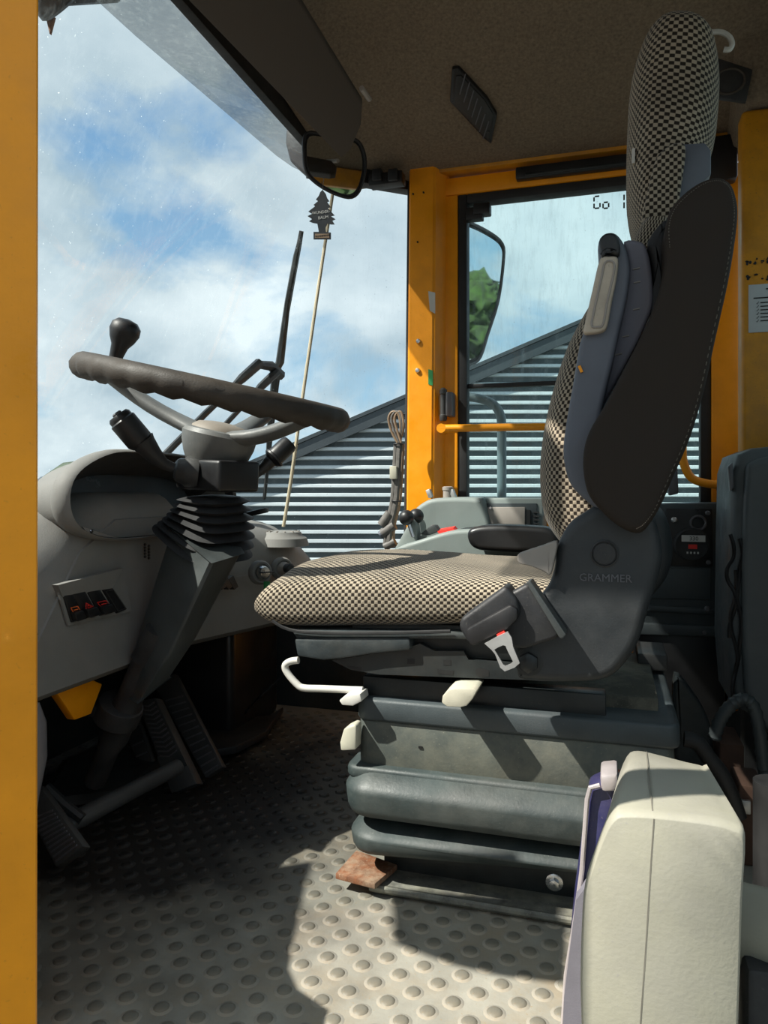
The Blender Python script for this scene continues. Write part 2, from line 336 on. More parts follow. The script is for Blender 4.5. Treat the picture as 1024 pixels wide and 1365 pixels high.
# floor material: studded plate, nearly black in a broad patch near the pedals, lighter beyond
def floor_mat(name, col, dark_col, rough=.55, world=False):
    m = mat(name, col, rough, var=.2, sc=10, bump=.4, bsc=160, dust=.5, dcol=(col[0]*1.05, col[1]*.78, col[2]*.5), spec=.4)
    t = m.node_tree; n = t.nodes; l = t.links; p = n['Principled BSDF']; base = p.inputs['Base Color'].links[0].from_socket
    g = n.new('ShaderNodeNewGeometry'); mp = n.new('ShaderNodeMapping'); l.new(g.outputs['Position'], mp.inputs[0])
    mp.inputs['Location'].default_value = (.98, -1.40, 0)      # broad irregular near-black patch in front of the pedals
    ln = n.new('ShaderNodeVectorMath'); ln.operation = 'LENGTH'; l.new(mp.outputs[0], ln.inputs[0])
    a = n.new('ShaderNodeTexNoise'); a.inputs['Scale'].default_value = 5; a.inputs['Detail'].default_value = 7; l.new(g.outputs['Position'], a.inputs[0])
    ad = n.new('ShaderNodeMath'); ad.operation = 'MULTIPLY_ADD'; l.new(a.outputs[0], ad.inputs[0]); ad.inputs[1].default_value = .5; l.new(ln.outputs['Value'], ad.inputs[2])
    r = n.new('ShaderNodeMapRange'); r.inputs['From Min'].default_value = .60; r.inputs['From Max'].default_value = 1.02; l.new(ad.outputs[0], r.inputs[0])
    x = n.new('ShaderNodeMixRGB'); x.inputs[1].default_value = (*dark_col, 1); l.new(r.outputs[0], x.inputs[0]); l.new(base, x.inputs[2]); l.new(x.outputs[0], p.inputs['Base Color'])
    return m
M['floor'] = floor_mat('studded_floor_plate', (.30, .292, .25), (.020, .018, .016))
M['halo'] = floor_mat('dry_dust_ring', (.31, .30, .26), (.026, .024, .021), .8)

# ================================================================== GROUND, BUILDING, HILLS
b = B(); b.box(-260, 260, -200, 300, -1.72, -1.6); obj('ground', b, M['asphalt'], kind='structure', smooth=False)
Fv = V(-s_, c_, 0); Rv = V(c_, s_, 0)
bt = 12.0
def Q(px, py, t=bt): return PT(px, py, t)
shed = thing('metal_clad_building', Q(650, 830), 'large grey gable-ended shed clad in horizontal corrugated sheet beyond the cab', 'building')
def slope_y(px): return 660-(px-250)*.428 if px <= 1010 else 660-(760)*.428+(px-1010)*.428
b = B(); outl = [Q(250, 832), Q(250, 652), Q(1010, slope_y(1010)+2), Q(1500, slope_y(1500)+2), Q(1500, 832)]
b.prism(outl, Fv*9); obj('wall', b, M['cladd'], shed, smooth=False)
pitch = 12.3
for i in range(34):
    yy = 346+i*pitch+pitch*.5
    xl = 250+(660-yy-5)/.428 if yy < 655 else 250; xl += 26
    xr = 1010+(1010-xl) if yy < 655 else 1500
    if xl > 1000: continue
    xr = min(xr, 1500)
    # a trapezoid rib running along the wall
    z0 = Q(512, yy+1.9).z; z1 = Q(512, yy-1.6).z
    a = Q(xl, yy); c = Q(xr, yy); b = B()
    rings = []
    for p in (a, c):
        rings.append([V(p.x, p.y, z0-.012), V(p.x, p.y, z0)-Fv*.035, V(p.x, p.y, z1)-Fv*.03, V(p.x, p.y, z1+.012)])
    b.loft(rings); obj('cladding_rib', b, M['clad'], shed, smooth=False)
b = B()
for x0, x1 in ((246, 1010), (1010, 1500)):
    p0, p1 = Q(x0, slope_y(x0)), Q(x1, slope_y(x1))
    b.prism([p0+V(0, 0, .04)-Fv*.12, p1+V(0, 0, .04)-Fv*.12, p1-V(0, 0, .17)-Fv*.12, p0-V(0, 0, .17)-Fv*.12], Fv*.08)
obj('roof_edge_flashing', b, M['trim'], shed, smooth=False)
b = B()
for x0, x1 in ((246, 1010), (1010, 1500)):
    p0, p1 = Q(x0, slope_y(x0)), Q(x1, slope_y(x1))
    b.prism([p0+V(0, 0, .05)-Fv*.14, p1+V(0, 0, .05)-Fv*.14, p1+V(0, 0, .05)+Fv*9, p0+V(0, 0, .05)+Fv*9], (0, 0, .06))
obj('roof', b, M['trim'], shed, smooth=False)
# distant hill
b = B(); rows = []
for i in range(26):
    px = -420+i*36
    h = 640-10*math.sin(i*.55)-8*math.sin(i*1.3+1)-(10 if px > 60 else 0)+(noise.noise(V(i*.9, 0, 0))*6)
    if px > 300: h = 650
    p = PT(px, h, 150); q = PT(px, 664, 110)
    rows.append([V(q.x, q.y, -1.6), V(q.x, q.y, -.4), (p+q)/2+V(0, 0, noise.noise(V(i, 3, 0))), p, V(p.x*1.3, p.y*1.3, -1.6)])
b.loft(rows, closed=False, cap=False); obj('hill', b, M['hill'], kind='structure', label='low wooded hill on the skyline')
k = 0
for px, py, w, lab in ((46, 664, 8, 'nearest the dashboard edge'), (56, 655, 7, 'higher on the slope'), (30, 657, 8, 'further round the hill')):
    o = PT(px, py, 100); hs = thing('house', V(o.x, o.y, -1.6), 'tiny pale house with red roof on the distant hill, '+lab, 'house')
    r = w/F*100/2; top = o.z
    b = B(); b.box(o.x-r, o.x+r, o.y-r, o.y+r, -1.6, top); obj('wall', b, M['house'], hs, smooth=False)
    b = B(); b.prism([V(o.x-r*1.15, o.y-r*1.15, top), V(o.x+r*1.15, o.y-r*1.15, top), V(o.x, o.y-r*1.15, top+r*.9)], (0, r*2.3, 0)); obj('roof', b, M['roofr'], hs, smooth=False)
# trees on the door side of the yard (outside the frame, for reflections and blocking skylight)
def tree(x, y, h, r, label, grp='trees across the yard'):
    t = thing('tree', V(x, y, -1.6), label, 'tree', grp)
    b = B(); b.tube([V(x, y, -1.6), V(x+.1, y, h*.4), V(x, y+.1, h*.7)], [.25, .18, .1], 8); obj('trunk', b, M['bark'], t)
    b = B()
    for i in range(9):
        a = random.uniform(0, 6.28); q = random.uniform(.0, .65)*r
        b.ball(V(x+q*math.cos(a), y+q*math.sin(a), h*random.uniform(.45, .85)-.4), r*random.uniform(.4, .65), sub=4)
    for v in b.bm.verts: v.co += v.co.normalized()*0+V(noise.noise(v.co*1.7), noise.noise(v.co*1.7+V(9, 0, 0)), noise.noise(v.co*1.7+V(0, 9, 0)))*.45+V(noise.noise(v.co*5), noise.noise(v.co*5+V(9, 0, 0)), noise.noise(v.co*5+V(0, 9, 0)))*.35
    obj('crown', b, M['leaf'], t, ang=180)
for i, (x, y, h, r) in enumerate(((-22, -24, 8, 4.0), (-10, -20, 7.2, 3.8), (2, -18, 7.8, 4.0), (14, -16, 7.4, 3.8), (25, -11, 8, 4))):
    tree(x, y, h, r, 'bushy green tree across the yard, outside the frame')

for i, (x, y, h, r) in enumerate(((40, 13.5, 3.6, 3.4), (46, 5, 4.6, 3.6), (50, 29, 4.4, 3.8))):
    tree(x, y, h, r, 'leafy green tree reflected behind the machine in the outside mirror', 'trees behind the machine')

# ================================================================== CAB SHELL
YL, YR = .62, 2.10
# floor
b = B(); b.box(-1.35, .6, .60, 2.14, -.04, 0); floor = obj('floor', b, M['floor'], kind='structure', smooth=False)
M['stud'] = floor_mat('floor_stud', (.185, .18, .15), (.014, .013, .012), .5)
sb = B(); sb.lathe((0, 0, 0), (0, 0, 1), [(.0150, 0), (.0128, .0009), (.0106, .0013)], 14, cap=False); sb.lathe((0, 0, 0), (0, 0, 1), [(.0106, .0013), (.0092, .0026), (.006, .0034), (.0015, .0036)], 14)
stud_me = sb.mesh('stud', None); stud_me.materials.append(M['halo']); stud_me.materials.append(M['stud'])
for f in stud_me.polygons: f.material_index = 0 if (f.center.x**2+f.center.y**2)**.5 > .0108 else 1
pts = []
a0 = PZ(169, 1330, 0); va = V(.0282, .0268, 0); vb = V(-.0272, .0300, 0)
for i in range(-60, 60):
    for j in range(-60, 60):
        p = a0+va*i+vb*j
        if -1.33 < p.x < .35 and .63 < p.y < 2.08: pts.append(p)
pts = [p for p in pts if not (-.44 < p.x and p.y > 1.19)]
def vis(p):
    d = p-C0; t = d.dot(Fv); px = 512+F*d.dot(Rv)/t; py = HOR+F*(H)/t
    return 30 < px < 790 and py < 1385
pts.sort(key=lambda p: (not vis(p), (p-C0).length))
for p in pts[:300]:
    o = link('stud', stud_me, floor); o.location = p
b = B()
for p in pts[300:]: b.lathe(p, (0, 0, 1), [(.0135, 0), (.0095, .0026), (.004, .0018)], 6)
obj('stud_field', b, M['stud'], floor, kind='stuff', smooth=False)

# left yellow pillar of the near door opening
pl = PY(42, 650, .42).x
b = B(); b.prism([V(pl+.003, .42, -1.0), V(pl-.085, .36, -1.0), V(pl-.10, .42, -1.0), V(pl-.06, .47, -1.0), V(pl-.016, .44, -1.0)], (0.004, 0, 2.85)); b.bevel(.004)
obj('yellow_pillar', b, M['yellow'], cat='pillar', label='bright yellow upright edge of the open cab door nearest the camera')
# sill beneath doorway
b = B(); b.box(-1.3, .6, .56, .62, -.5, -.002, bev=.004); obj('trim_1', b, M['rubber'], kind='structure')
# unseen quarter panel ahead of the pillar, edge shaped to shade the footwell
b = B()
b.prism([V(-1.38, YL, -.3), V(-.66, YL, -.3), V(-.66, YL, .44), V(-.71, YL, .50), V(-.80, YL, .55), V(-.88, YL, .62), V(-.96, YL, .71), V(-1.09, YL, .86), V(-1.22, YL, 1.01), V(-1.38, YL, 1.20)], (0, .03, 0))
obj('shade_wall_left', b, M['yellow_worn'], kind='structure')
b = B()
def onL(px, py): p = PZ(px, py, 0); k_ = (p.y-.50)/.5; return V(p.x-.72*k_, .50, k_)
b.prism([onL(x, y) for x, y in ((520, 1196), (526, 1258), (600, 1286), (668, 1302), (756, 1312), (760, 1215))], (0, .004, 0)); obj('shadow_plate', b, M['steelb'], kind='structure', smooth=False)  # added unseen plate, placed only to cast the notched floor shadow
# ceiling
b = B()
zc = 1.76
prof = [(YL-.02, 1.60), (YL+.06, zc-.01), (1.0, zc), (1.58, zc), (1.64, zc-.016), (2.04, 1.60), (2.115, 1.585), (2.16, 1.60), (2.16, 1.80), (YL-.02, 1.80)]
xa, xb = -.772, .62
rings = []
for x in (xa, xa+.03, -.6, -.2, .2, xb):
    dz = -.095 if x == xa else (-.07 if x < -.7 else 0)
    rings.append([V(x, y, z+(dz if z < 1.79 and .8 < y < 2.0 else 0)) for y, z in prof])
b.loft(rings); obj('ceiling', b, M['head'], kind='structure', ang=50)
b = B(); b.box(xa-.03, xb+.03, YL-.05, 2.22, 1.80, 1.86, bev=.01); obj('roof', b, M['yellow_worn'], kind='structure')
b = B(); b.box(-.800, -.776, .70, 1.95, 1.605, 1.72, bev=.003)
obj('trim_2', b, M['ink'], kind='structure')
b = B(); b.box(-.84, .6, .58, .64, 1.56, 1.64, bev=.006); obj('trim_6', b, M['yellow_worn'], kind='structure')
# corner header between windscreen top and door post
b = B(); b.prism([V(-.80, 1.93, 1.56), V(-.565, 2.115, 1.56), V(-.565, 2.17, 1.56), V(-.83, 1.95, 1.56)], (0, 0, .10)); b.bevel(.003)
obj('trim_3', b, M['black'], kind='structure')

# right front post: two faced yellow column
door = thing('door_1', V(-.2, 2.12, 0), 'yellow framed glazed cab door beyond the seat', 'door'); door['kind'] = 'structure'
def col_box(p0, p1, y0, y1, z0, z1, name, m, parent, bev=.004, **k):
    b = B(); b.box(PY(p0, 650, y0).x, PY(p1, 650, y0).x, y0, y1, z0, z1, bev=bev); return obj(name, b, m, parent, **k)
post = thing('yellow_door_post', V(-.53, 2.08, 0), 'yellow door post with bolt heads between windscreen and door', 'pillar')
post_px = lambda z: 0
b = B(); x0 = PY(541, 500, 2.06).x; x1 = PY(577, 500, 2.06).x
b.loft([[V(x0-.004, 2.06, .0), V(x1-.004, 2.06, 0), V(x1+.03, 2.11, 0), V(x1+.03, 2.15, 0), V(x0-.004, 2.15, 0)], [V(x0+.010, 2.06, 1.60), V(x1+.006, 2.06, 1.60), V(x1+.036, 2.11, 1.60), V(x1+.036, 2.15, 1.60), V(x0+.010, 2.15, 1.60)]])
b.bevel(.005, 2); obj('post_body', b, M['yellow'], post)
for px, py, r, m in ((558, 455, .0075, 'chrome'), (557, 494, .0075, 'chrome'), (551, 259, .0025, 'ink'), (565, 257, .0025, 'ink'), (557, 323, .0025, 'ink')):
    p = PY(px, py, 2.06); b = B(); b.lathe(p+V(0, .002, 0), (0, -1, 0), [(r, 0), (r, .005), (r*.75, .008), (r*.3, .0085)], 14)
    obj('bolt_head' if r > .005 else 'screw_hole', b, M[m], post)
b = B(); b.prism([PY(571, 492, 2.058), PY(577, 494, 2.058), PY(577, 514, 2.058), PY(571, 512, 2.058)], (0, .004, 0)); obj('decal', b, M['green'], post, label='small green decal')
b = B(); b.prism([PY(571, 388, 2.059), PY(580, 390, 2.059), PY(580, 418, 2.059), PY(573, 414, 2.059)], (0, .004, 0)); obj('decal', b, M['white'], post, label='worn white decal')

# dark recess behind post and door frame members
b = B(); b.box(PY(578, 650, 2.1).x, PY(592, 650, 2.1).x, 2.13, 2.17, 0, 1.62); obj('rebate', b, M['yellow_worn'], door)
zt = lambda px, py, Y=2.10: PY(px, py, Y).z
XL = PY(590, 500, 2.11).x; XG = PY(611, 500, 2.11).x; XGR = PY(948, 500, 2.11).x; XR = PY(984, 500, 2.11).x
z_top = 1.575
b = B(); b.box(XL, XG, 2.10, 2.155, 0.1, z_top-.0505, bev=.004); obj('stile', b, M['yellow'], door)
b = B(); b.box(XGR, XR, 2.10, 2.155, 0.1, z_top-.0505, bev=.004); obj('stile', b, M['yellow'], door)
b = B(); b.box(XL, XR, 2.10, 2.155, z_top-.05, z_top, bev=.004); obj('top_rail', b, M['yellow'], door)
b = B(); b.box(XL, XR, 2.10, 2.155, .1, .60, bev=.004); obj('lower_panel', b, M['yellow'], door)
# header beam of the opening, in worn paint
b = B(); b.box(XL-.03, XR+.04, 2.075, 2.16, z_top+.008, 1.66, bev=.004); obj('header_beam', b, M['yellow_worn'], door)
# gasket ring
gz1 = z_top-.05; gz0 = .60; gw = .026
for nm, (a0_, a1_, a2_, a3_) in (('g', (XG, XG+gw, gz0, gz1)), ('g', (XGR-gw, XGR, gz0, gz1)), ('g', (XG+gw, XGR-gw, gz1-gw, gz1)), ('g', (XG+gw, XGR-gw, gz0, gz0+.012))):
    b = B(); b.box(a0_, a1_, 2.105, 2.15, a2_, a3_, bev=.003); obj('gasket', b, M['rubber'], door)
GX0, GX1 = XG+gw, XGR-gw
zd = PY(670, 513, 2.12).z
b = B(); b.box(GX0, GX1, 2.118, 2.14, zd-.006, zd+.006, bev=.002); obj('glazing_bar', b, M['rubber'], door)
b = B(); b.box(GX0, GX1, 2.128, 2.132, zd+.006, gz1-gw); obj('pane', b, M['gd'], door, smooth=False)
b = B(); b.box(GX0, GX1, 2.128, 2.132, gz0+.012, zd-.006); obj('pane', b, M['gd'], door, smooth=False)
b = B(); b.box(GX0-.02, XGR+.0, 2.165, 2.21, .585, .625, bev=.004); obj('white_strip', b, M['white'], door)  # white strip standing in for a pale band below the glass
# door closer bar on the top rail
b = B(); b.box(PY(688, 220, 2.08).x, PY(850, 220, 2.08).x, 2.068, 2.098, z_top-.038, z_top-.006, bev=.004); cb_ = obj('closer_bar', b, M['black'], door)
b = B(); b.box(PY(700, 220, 2.06).x, PY(845, 220, 2.06).x, 2.062, 2.068, z_top-.036, z_top-.028, bev=.002); obj('slide_rail', b, M['steelb'], cb_)
b = B(); b.prism([PY(x, y, 2.05) for x, y in ((930, 184), (984, 176), (984, 236), (930, 246))], (0, .045, 0)); b.bevel(.006); obj('recess_shade', b, M['black'], door)  # black block standing in for the shade of a corner recess
# hinge with barrel
h0 = PY(588, 540, 2.06); hg = obj('hinge', B().box(h0.x-.012, h0.x+.020, 2.075, 2.10, h0.z-.03, h0.z+.03, bev=.003), M['yellow_worn'], door)
b = B(); b.lathe(V(h0.x+.006, 2.062, h0.z-.045), (0, 0, 1), [(.009, 0), (.011, .006), (.011, .016), (.009, .018), (.009, .075), (.011, .077), (.011, .088), (.005, .094)], 14); obj('hinge_pin', b, M['blackd'], hg)
b = B(); b.box(h0.x+.014, h0.x+.034, 2.055, 2.10, h0.z-.032, h0.z+.036, bev=.003); obj('hinge_leaf', b, M['grey'], hg)
# segmented numerals on the glass  "Go 16"
def seg_letters(ch, ox, oz, w, h, Y):
    g = {'G': 'aefcd', 'o': 'gcde', '1': 'ef', '6': 'gcdef'}
    t = .0042; bb = B(); hh = h/2
    segs = {'a': (ox+.004, ox+w-.004, oz+h-t, oz+h), 'd': (ox+.004, ox+w-.004, oz, oz+t), 'g': (ox+.004, ox+w-.004, oz+hh-t/2, oz+hh+t/2),
            'f': (ox, ox+t, oz+hh+.003, oz+h-.004), 'e': (ox, ox+t, oz+.003, oz+hh-.003), 'b': (ox+w-t, ox+w, oz+hh+.003, oz+h-.004), 'c': (ox+w-t, ox+w, oz+.004, oz+hh-.003)}
    for s in g[ch]:
        a = segs[s]; bb.box(a[0], a[1], Y, Y+.001, a[2], a[3])
    return bb
zt0 = PY(797, 279, 2.127).z
for ch, px, w, h in (('G', 791, .020, .037), ('o', 803, .019, .037), ('1', 831, .01, .044), ('6', 841, .02, .040)):
    p = PY(px, 279, 2.1265); obj('numeral' if ch in '16' else 'letter', seg_letters(ch, p.x, p.z, w, h, 2.1265), M['ink'], door, smooth=False)

# rear right pillar with notice sticker
rp = thing('yellow_rear_pillar', V(.34, 1.88, 0), 'worn yellow rear pillar carrying a white notice sticker', 'pillar')
px0 = PY(989, 400, 1.84).x
b = B(); b.box(px0, px0+.16, 1.84, 1.90, .55, 1.535, bev=.010, seg=3); obj('pillar_body', b, M['yellow_worn'], rp)
b = B(); b.box(px0+.005, px0+.155, 1.845, 1.895, 0, .56, bev=.004); obj('pillar_foot', b, M['blackd'], rp)
b = B(); st = [PY(998, 380, 1.838), PY(1045, 377, 1.838), PY(1045, 446, 1.838), PY(998, 442, 1.838)]
x0_, x1_, z0_, z1_ = st[0].x, st[1].x, PY(1010, 443, 1.838).z, PY(1010, 379, 1.838).z
b = B(); b.box(x0_, x1_, 1.8378, 1.8395, z0_, z1_, bev=.0008); stk = obj('notice_sticker', b, M['paper'], rp)
wd = x1_-x0_; hh = z1_-z0_
for i, (u0, u1, v) in enumerate(((.5, .95, .88), (.62, .85, .81), (.14, .62, .70), (.66, .95, .70))):
    b = B(); b.box(x0_+u0*wd, x0_+u1*wd, 1.8368, 1.8378, z0_+v*hh, z0_+v*hh+.0028); obj('text_line', b, M['ink'], stk, smooth=False)
for i in range(6):
    v = .60-i*.075
    b = B(); b.box(x0_+.34*wd, x0_+(.95 if i % 2 else .85)*wd, 1.8368, 1.8378, z0_+v*hh, z0_+v*hh+.0024); obj('text_line', b, M['ink'], stk, smooth=False)
    b = B(); q = V(x0_+.22*wd, 1.8370, z0_+v*hh)
    b.tube([q, q+V(.0018, 0, -.0015), q+V(.005, 0, .004)], .0006, 4); obj('tick_mark', b, M['ink'], stk, smooth=False)
random.seed(9)
for cz, nn in ((PY(1005, 348, 1.838).z, 16), (PY(1008, 370, 1.838).z, 14)):
    for i in range(nn):
        q = V(x0_-.004+random.uniform(0, .075), 1.8382, cz+random.uniform(-.006, .007)); r = random.uniform(.0015, .004)
        b = B(); b.lathe(q, (0, -1, 0), [(r, 0), (r*.8, .0008)], 7, sx=random.uniform(.5, 1.5)); obj('paint_chip', b, M['ink'], rp)

# rear wall low panel + rear header, out of the frame but it closes the cab
b = B(); b.box(.47, .50, .66, 2.12, 0, .85, bev=.004); obj('wall_rear', b, M['slate'], kind='structure')
b = B(); b.box(.47, .50, .66, 1.84, 1.50, 1.70, bev=.004); obj('trim_4', b, M['head'], kind='structure')
b = B(); b.box(.482, .488, .66, 1.84, .85, 1.50); obj('window_2', b, M['gd'], kind='structure', smooth=False)

# windscreen: curved lofted glass from header down to the dashboard
def ws(u, v):   # u 0..1 along, v 0 bottom..1 top
    top = [V(-.79, .66, 1.61), V(-.80, .95, 1.61), V(-.805, 1.40, 1.61), V(-.80, 1.78, 1.61), V(-.76, 1.98, 1.60), V(-.68, 2.10, 1.60), V(-.565, 2.16, 1.60)]
    bot = [V(-1.22, .66, .42), V(-1.29, .95, .42), V(-1.31, 1.40, .42), V(-1.27, 1.80, .42), V(-1.12, 2.02, .42), V(-.88, 2.13, .42), V(-.565, 2.16, .42)]
    T = spline(top, 4, False); Bt = spline(bot, 4, False); i = min(int(round(u*(len(T)-1))), len(T)-1)
    p = Bt[i].lerp(T[i], v); p.x -= .05*math.sin(math.pi*v)*(1-u**4); return p
b = B(); nu = 24; b.loft([[ws(i/nu, v/6) for i in range(nu+1)] for v in range(7)], closed=False, cap=False)
obj('windscreen', b, M['gw'], kind='structure', label='curved front windscreen')
bpy.data.objects['windscreen'].name = 'window_1'
b = B()
b.loft([[V(-.812, y, 1.63), V(x, y, zz), V(x, y, zz+.004), V(-.812, y, 1.634)] for y, x, zz in ((.66, -.985, 1.655), (1.0, -1.0, 1.665), (1.4, -1.0, 1.675), (1.8, -1.0, 1.70), (2.12, -1.0, 1.72), (2.22, -.99, 1.725))])
shade = thing('smoked_sun_shade', V(-.9, 1.4, 1.66), 'smoky see-through shade strip outside along the windscreen top with grey end housing', 'sun shade')
obj('shade_panel', b, M['gs'], shade, smooth=False)
b = B(); b.tube([V(x0-.014, 2.11, .5), V(x0-.006, 2.11, 1.2), V(x0-.002, 2.11, 1.58)], .006, 8); obj('trim_5', b, M['rubber'], kind='structure')
b = B(); b.box(-1.36, -.55, 2.12, 2.16, -.04, .42, bev=.004); obj('wall_right', b, M['slated'], kind='structure')
b = B(); b.box(-1.40, -1.34, .60, 2.14, -.04, .46, bev=.004); obj('wall_front', b, M['slated'], kind='structure')
b = B(); b.box(-.566, .47, 2.16, 2.2, -.04, .585, bev=.004); obj('wall_right_lower', b, M['slated'], kind='structure')

# ================================================================== CEILING FITTINGS
# visor
v0 = [PZ(225, -30, 1.545), PZ(250, 0, 1.54), PZ(455, 211, 1.490), PZ(468, 200, 1.495), PZ(481, 168, 1.52), PZ(483, 138, 1.54), PZ(398, 0, 1.585), PZ(378, -30, 1.59)]
b = B(); b.prism(v0, (0, 0, .014)); b.bevel(.004, 2)
vis_o = thing('sun_visor', V(-.68, 1.6, 1.6), 'large dark brown sun visor folded under the cab ceiling', 'sun visor')
obj('visor_panel', b, M['visor'], vis_o)
p = PZ(479, 127, 1.55); b = B(); b.tube([p+V(.012, -.02, .004), p+V(.014, .03, .004)], .006, 8); obj('visor_clip', b, M['taupe'], vis_o)
# vent / speaker grille
SN = V(0, -.144, -.40).normalized(); SPt = V(0, 1.64, 1.744)
vp = [PP(x, y, SPt, SN) for x, y in ((603, 88), (612, 87), (650, 128), (663, 150), (655, 189), (646, 182), (600, 132))]
vt = thing('ceiling_speaker', vp[0], 'black oblong grille unit set in the dark ceiling', 'speaker')
b = B(); b.prism([p-SN*.006 for p in vp], SN*.016); b.bevel(.004); obj('housing', b, M['black'], vt)
vp = [p+SN*.010 for p in vp]; cvp = sum(vp, V(0, 0, 0))/7
b = B(); b.prism([cvp+(p-cvp)*.84+SN*.003 for p in vp], -SN*.006); b.bevel(.002); gr = obj('grille', b, M['blackd'], vt)
e1 = (vp[4]-vp[0]); e2 = (vp[6]-vp[1])
for i in range(7):
    q = cvp+e1*(-.30+.1*i)+SN*.004; b = B(); b.tube([q-e2*.30, q+e2*.30], .0016, 5); obj('slat', b, M['grey'], gr)
p = PP(650, 175, SPt+SN*.012, SN); b = B(); b.ball(p, .006, (1, 1, .6)); obj('knob', b, M['blackd'], vt)
# round speaker plate near the headrest
b = B(); b.prism([V(.245, 1.815, 1.78), V(.62, 1.815, 1.78), V(.62, 1.815, 1.535), V(.30, 1.815, 1.54)], (0, .28, 0)); b.bevel(.008); obj('trim_7', b, M['head'], kind='structure')
pc = PY(980, 106, 1.80); rs_ = thing('round_speaker', pc, 'dark square speaker plate with round ring behind the headrest', 'speaker')
b = B(); b.prism([PY(x, y, 1.805) for x, y in ((955, 76), (1004, 92), (995, 136), (955, 130))], (0, .012, 0)); b.bevel(.003); obj('plate', b, M['blackd'], rs_)
cc = PY(975, 108, 1.803)
b = B(); b.tube([cc+V(.032*math.cos(a)-.004, 0, .028*math.sin(a)) for a in [i*math.pi/12 for i in range(24)]], .003, 6, True); obj('ring', b, M['visor'], rs_)
# small fittings in front header corner
hc = thing('header_switch_block', V(-.68, 2.0, 1.55), 'black catch block on the header beside the yellow post', 'catch')
for px in (506, 527):
    p = PY(px, 238, 2.03); b = B(); b.box(p.x-.014, p.x+.014, 2.0, 2.04, p.z-.016, p.z+.018, bev=.004); obj('catch', b, M['blackd'], hc)
p = PY(516, 243, 2.03); b = B(); b.box(p.x-.05, p.x+.05, 2.01, 2.05, p.z-.012, p.z+.022, bev=.003); obj('base_plate', b, M['black'], hc)

# inside mirror
ym = 1.80
im = thing('interior_mirror', PY(446, 222, ym), 'black rimmed interior rear-view mirror hanging under the visor', 'mirror')
mo = [(409, 178), (440, 181), (473, 186), (484, 200), (487, 222), (481, 250), (469, 263), (448, 259), (424, 246), (409, 230), (405, 205)]
mc_ = PY(446, 222, ym); nrm = (V(.50, -.92, -.17)).normalized()
pts = [PP(x, y, mc_, nrm) for x, y in mo]; pts = spline(pts, 4)
b = B(); b.prism([p+nrm*0 for p in pts], -nrm*.018); b.bevel(.004); obj('mirror_case', b, M['black'], im)
inner = [mc_+(p-mc_)*.90+nrm*.002 for p in pts]
b = B(); b.prism(inner, -nrm*.004); obj('mirror_glass', b, M['mirror'], im, smooth=False)
b = B(); b.tube([p+nrm*.001 for p in pts][::1], .0045, 8, True); obj('rim', b, M['black'], im)
b = B(); b.tube([mc_-nrm*.015, mc_-nrm*.03+V(0, 0, .05), mc_+V(.02, .035, .10)], .007, 8); obj('stem', b, M['black'], im)
# housing behind the mirror
hp = [PY(x, y, 1.99) for x, y in ((381, 172), (394, 164), (412, 168), (425, 200), (420, 235), (405, 231), (386, 214), (380, 190))]
b = B(); b.prism(hp, (.0, .07, 0)); b.bevel(.008, 3); wl = obj('end_housing', b, M['grey'], shade, label='smooth grey end housing')
b = B(); b.tube([PY(402, 170, 2.02), PY(412, 150, 2.02)+V(.03, 0, .05)], .01, 8); obj('bracket', b, M['blackd'], wl)
# air freshener
ya = 1.77
af = thing('tree_air_freshener', PY(430, 285, ya), 'dark blue tree-shaped card air freshener hanging from the interior mirror', 'air freshener')
tp = [(430, 253), (434, 258), (436, 264), (439, 268), (436, 269), (441, 276), (437, 277), (446, 287), (441, 288), (447, 292), (443, 294), (446, 299), (441, 299), (436, 298), (434, 303), (434, 309),
      (441, 310), (441, 319), (418, 319), (418, 309), (425, 309), (424, 303), (423, 298), (417, 297), (412, 295), (416, 292), (410, 288), (416, 285), (411, 282), (420, 275), (418, 273), (424, 268), (421, 266), (425, 261), (427, 256)]
b = B(); b.prism([PY(x, y, ya) for x, y in tp], (0, .0022, 0)); obj('card', b, M['navy'], af, smooth=False)
b = B(); b.prism([PY(x, y, ya-.0006) for x, y in ((420, 311.5), (439, 311.5), (439, 317), (420, 317))], (0, .0006, 0)); obj('label_strip', b, M['tan'], af, smooth=False)
for body, px, py, sz in (('WUNDER-', 428, 283, .0105), ('BAUM', 431, 290, .0105), ('WUNDERBAUM', 429.5, 314.3, .0055)):
    p = PY(px, py, ya-.001); text('lettering', body, sz, frame(p, (1, 0, 0), (0, 0, 1)), M['print' if py < 300 else 'ink'], af, .0002)
b = B(); b.tube([PY(430, 254, ya), PY(431, 246, ya), PY(432, 236, ya)], .0008, 5); obj('string', b, M['ink'], af)

# thin cream rod from dash dome up to the header
b = B(); b.tube(spline([PY(378, 702, 1.80), PY(388, 640, 1.80), PY(402, 540, 1.81), PY(425, 380, 1.84), PY(443, 262, 1.86), PY(449, 215, 1.865)], 4, False), .0045, 8)
obj('cream_rod', b, M['rod'], cat='rod', label='thin cream rod rising from the dashboard dome past the mirror')

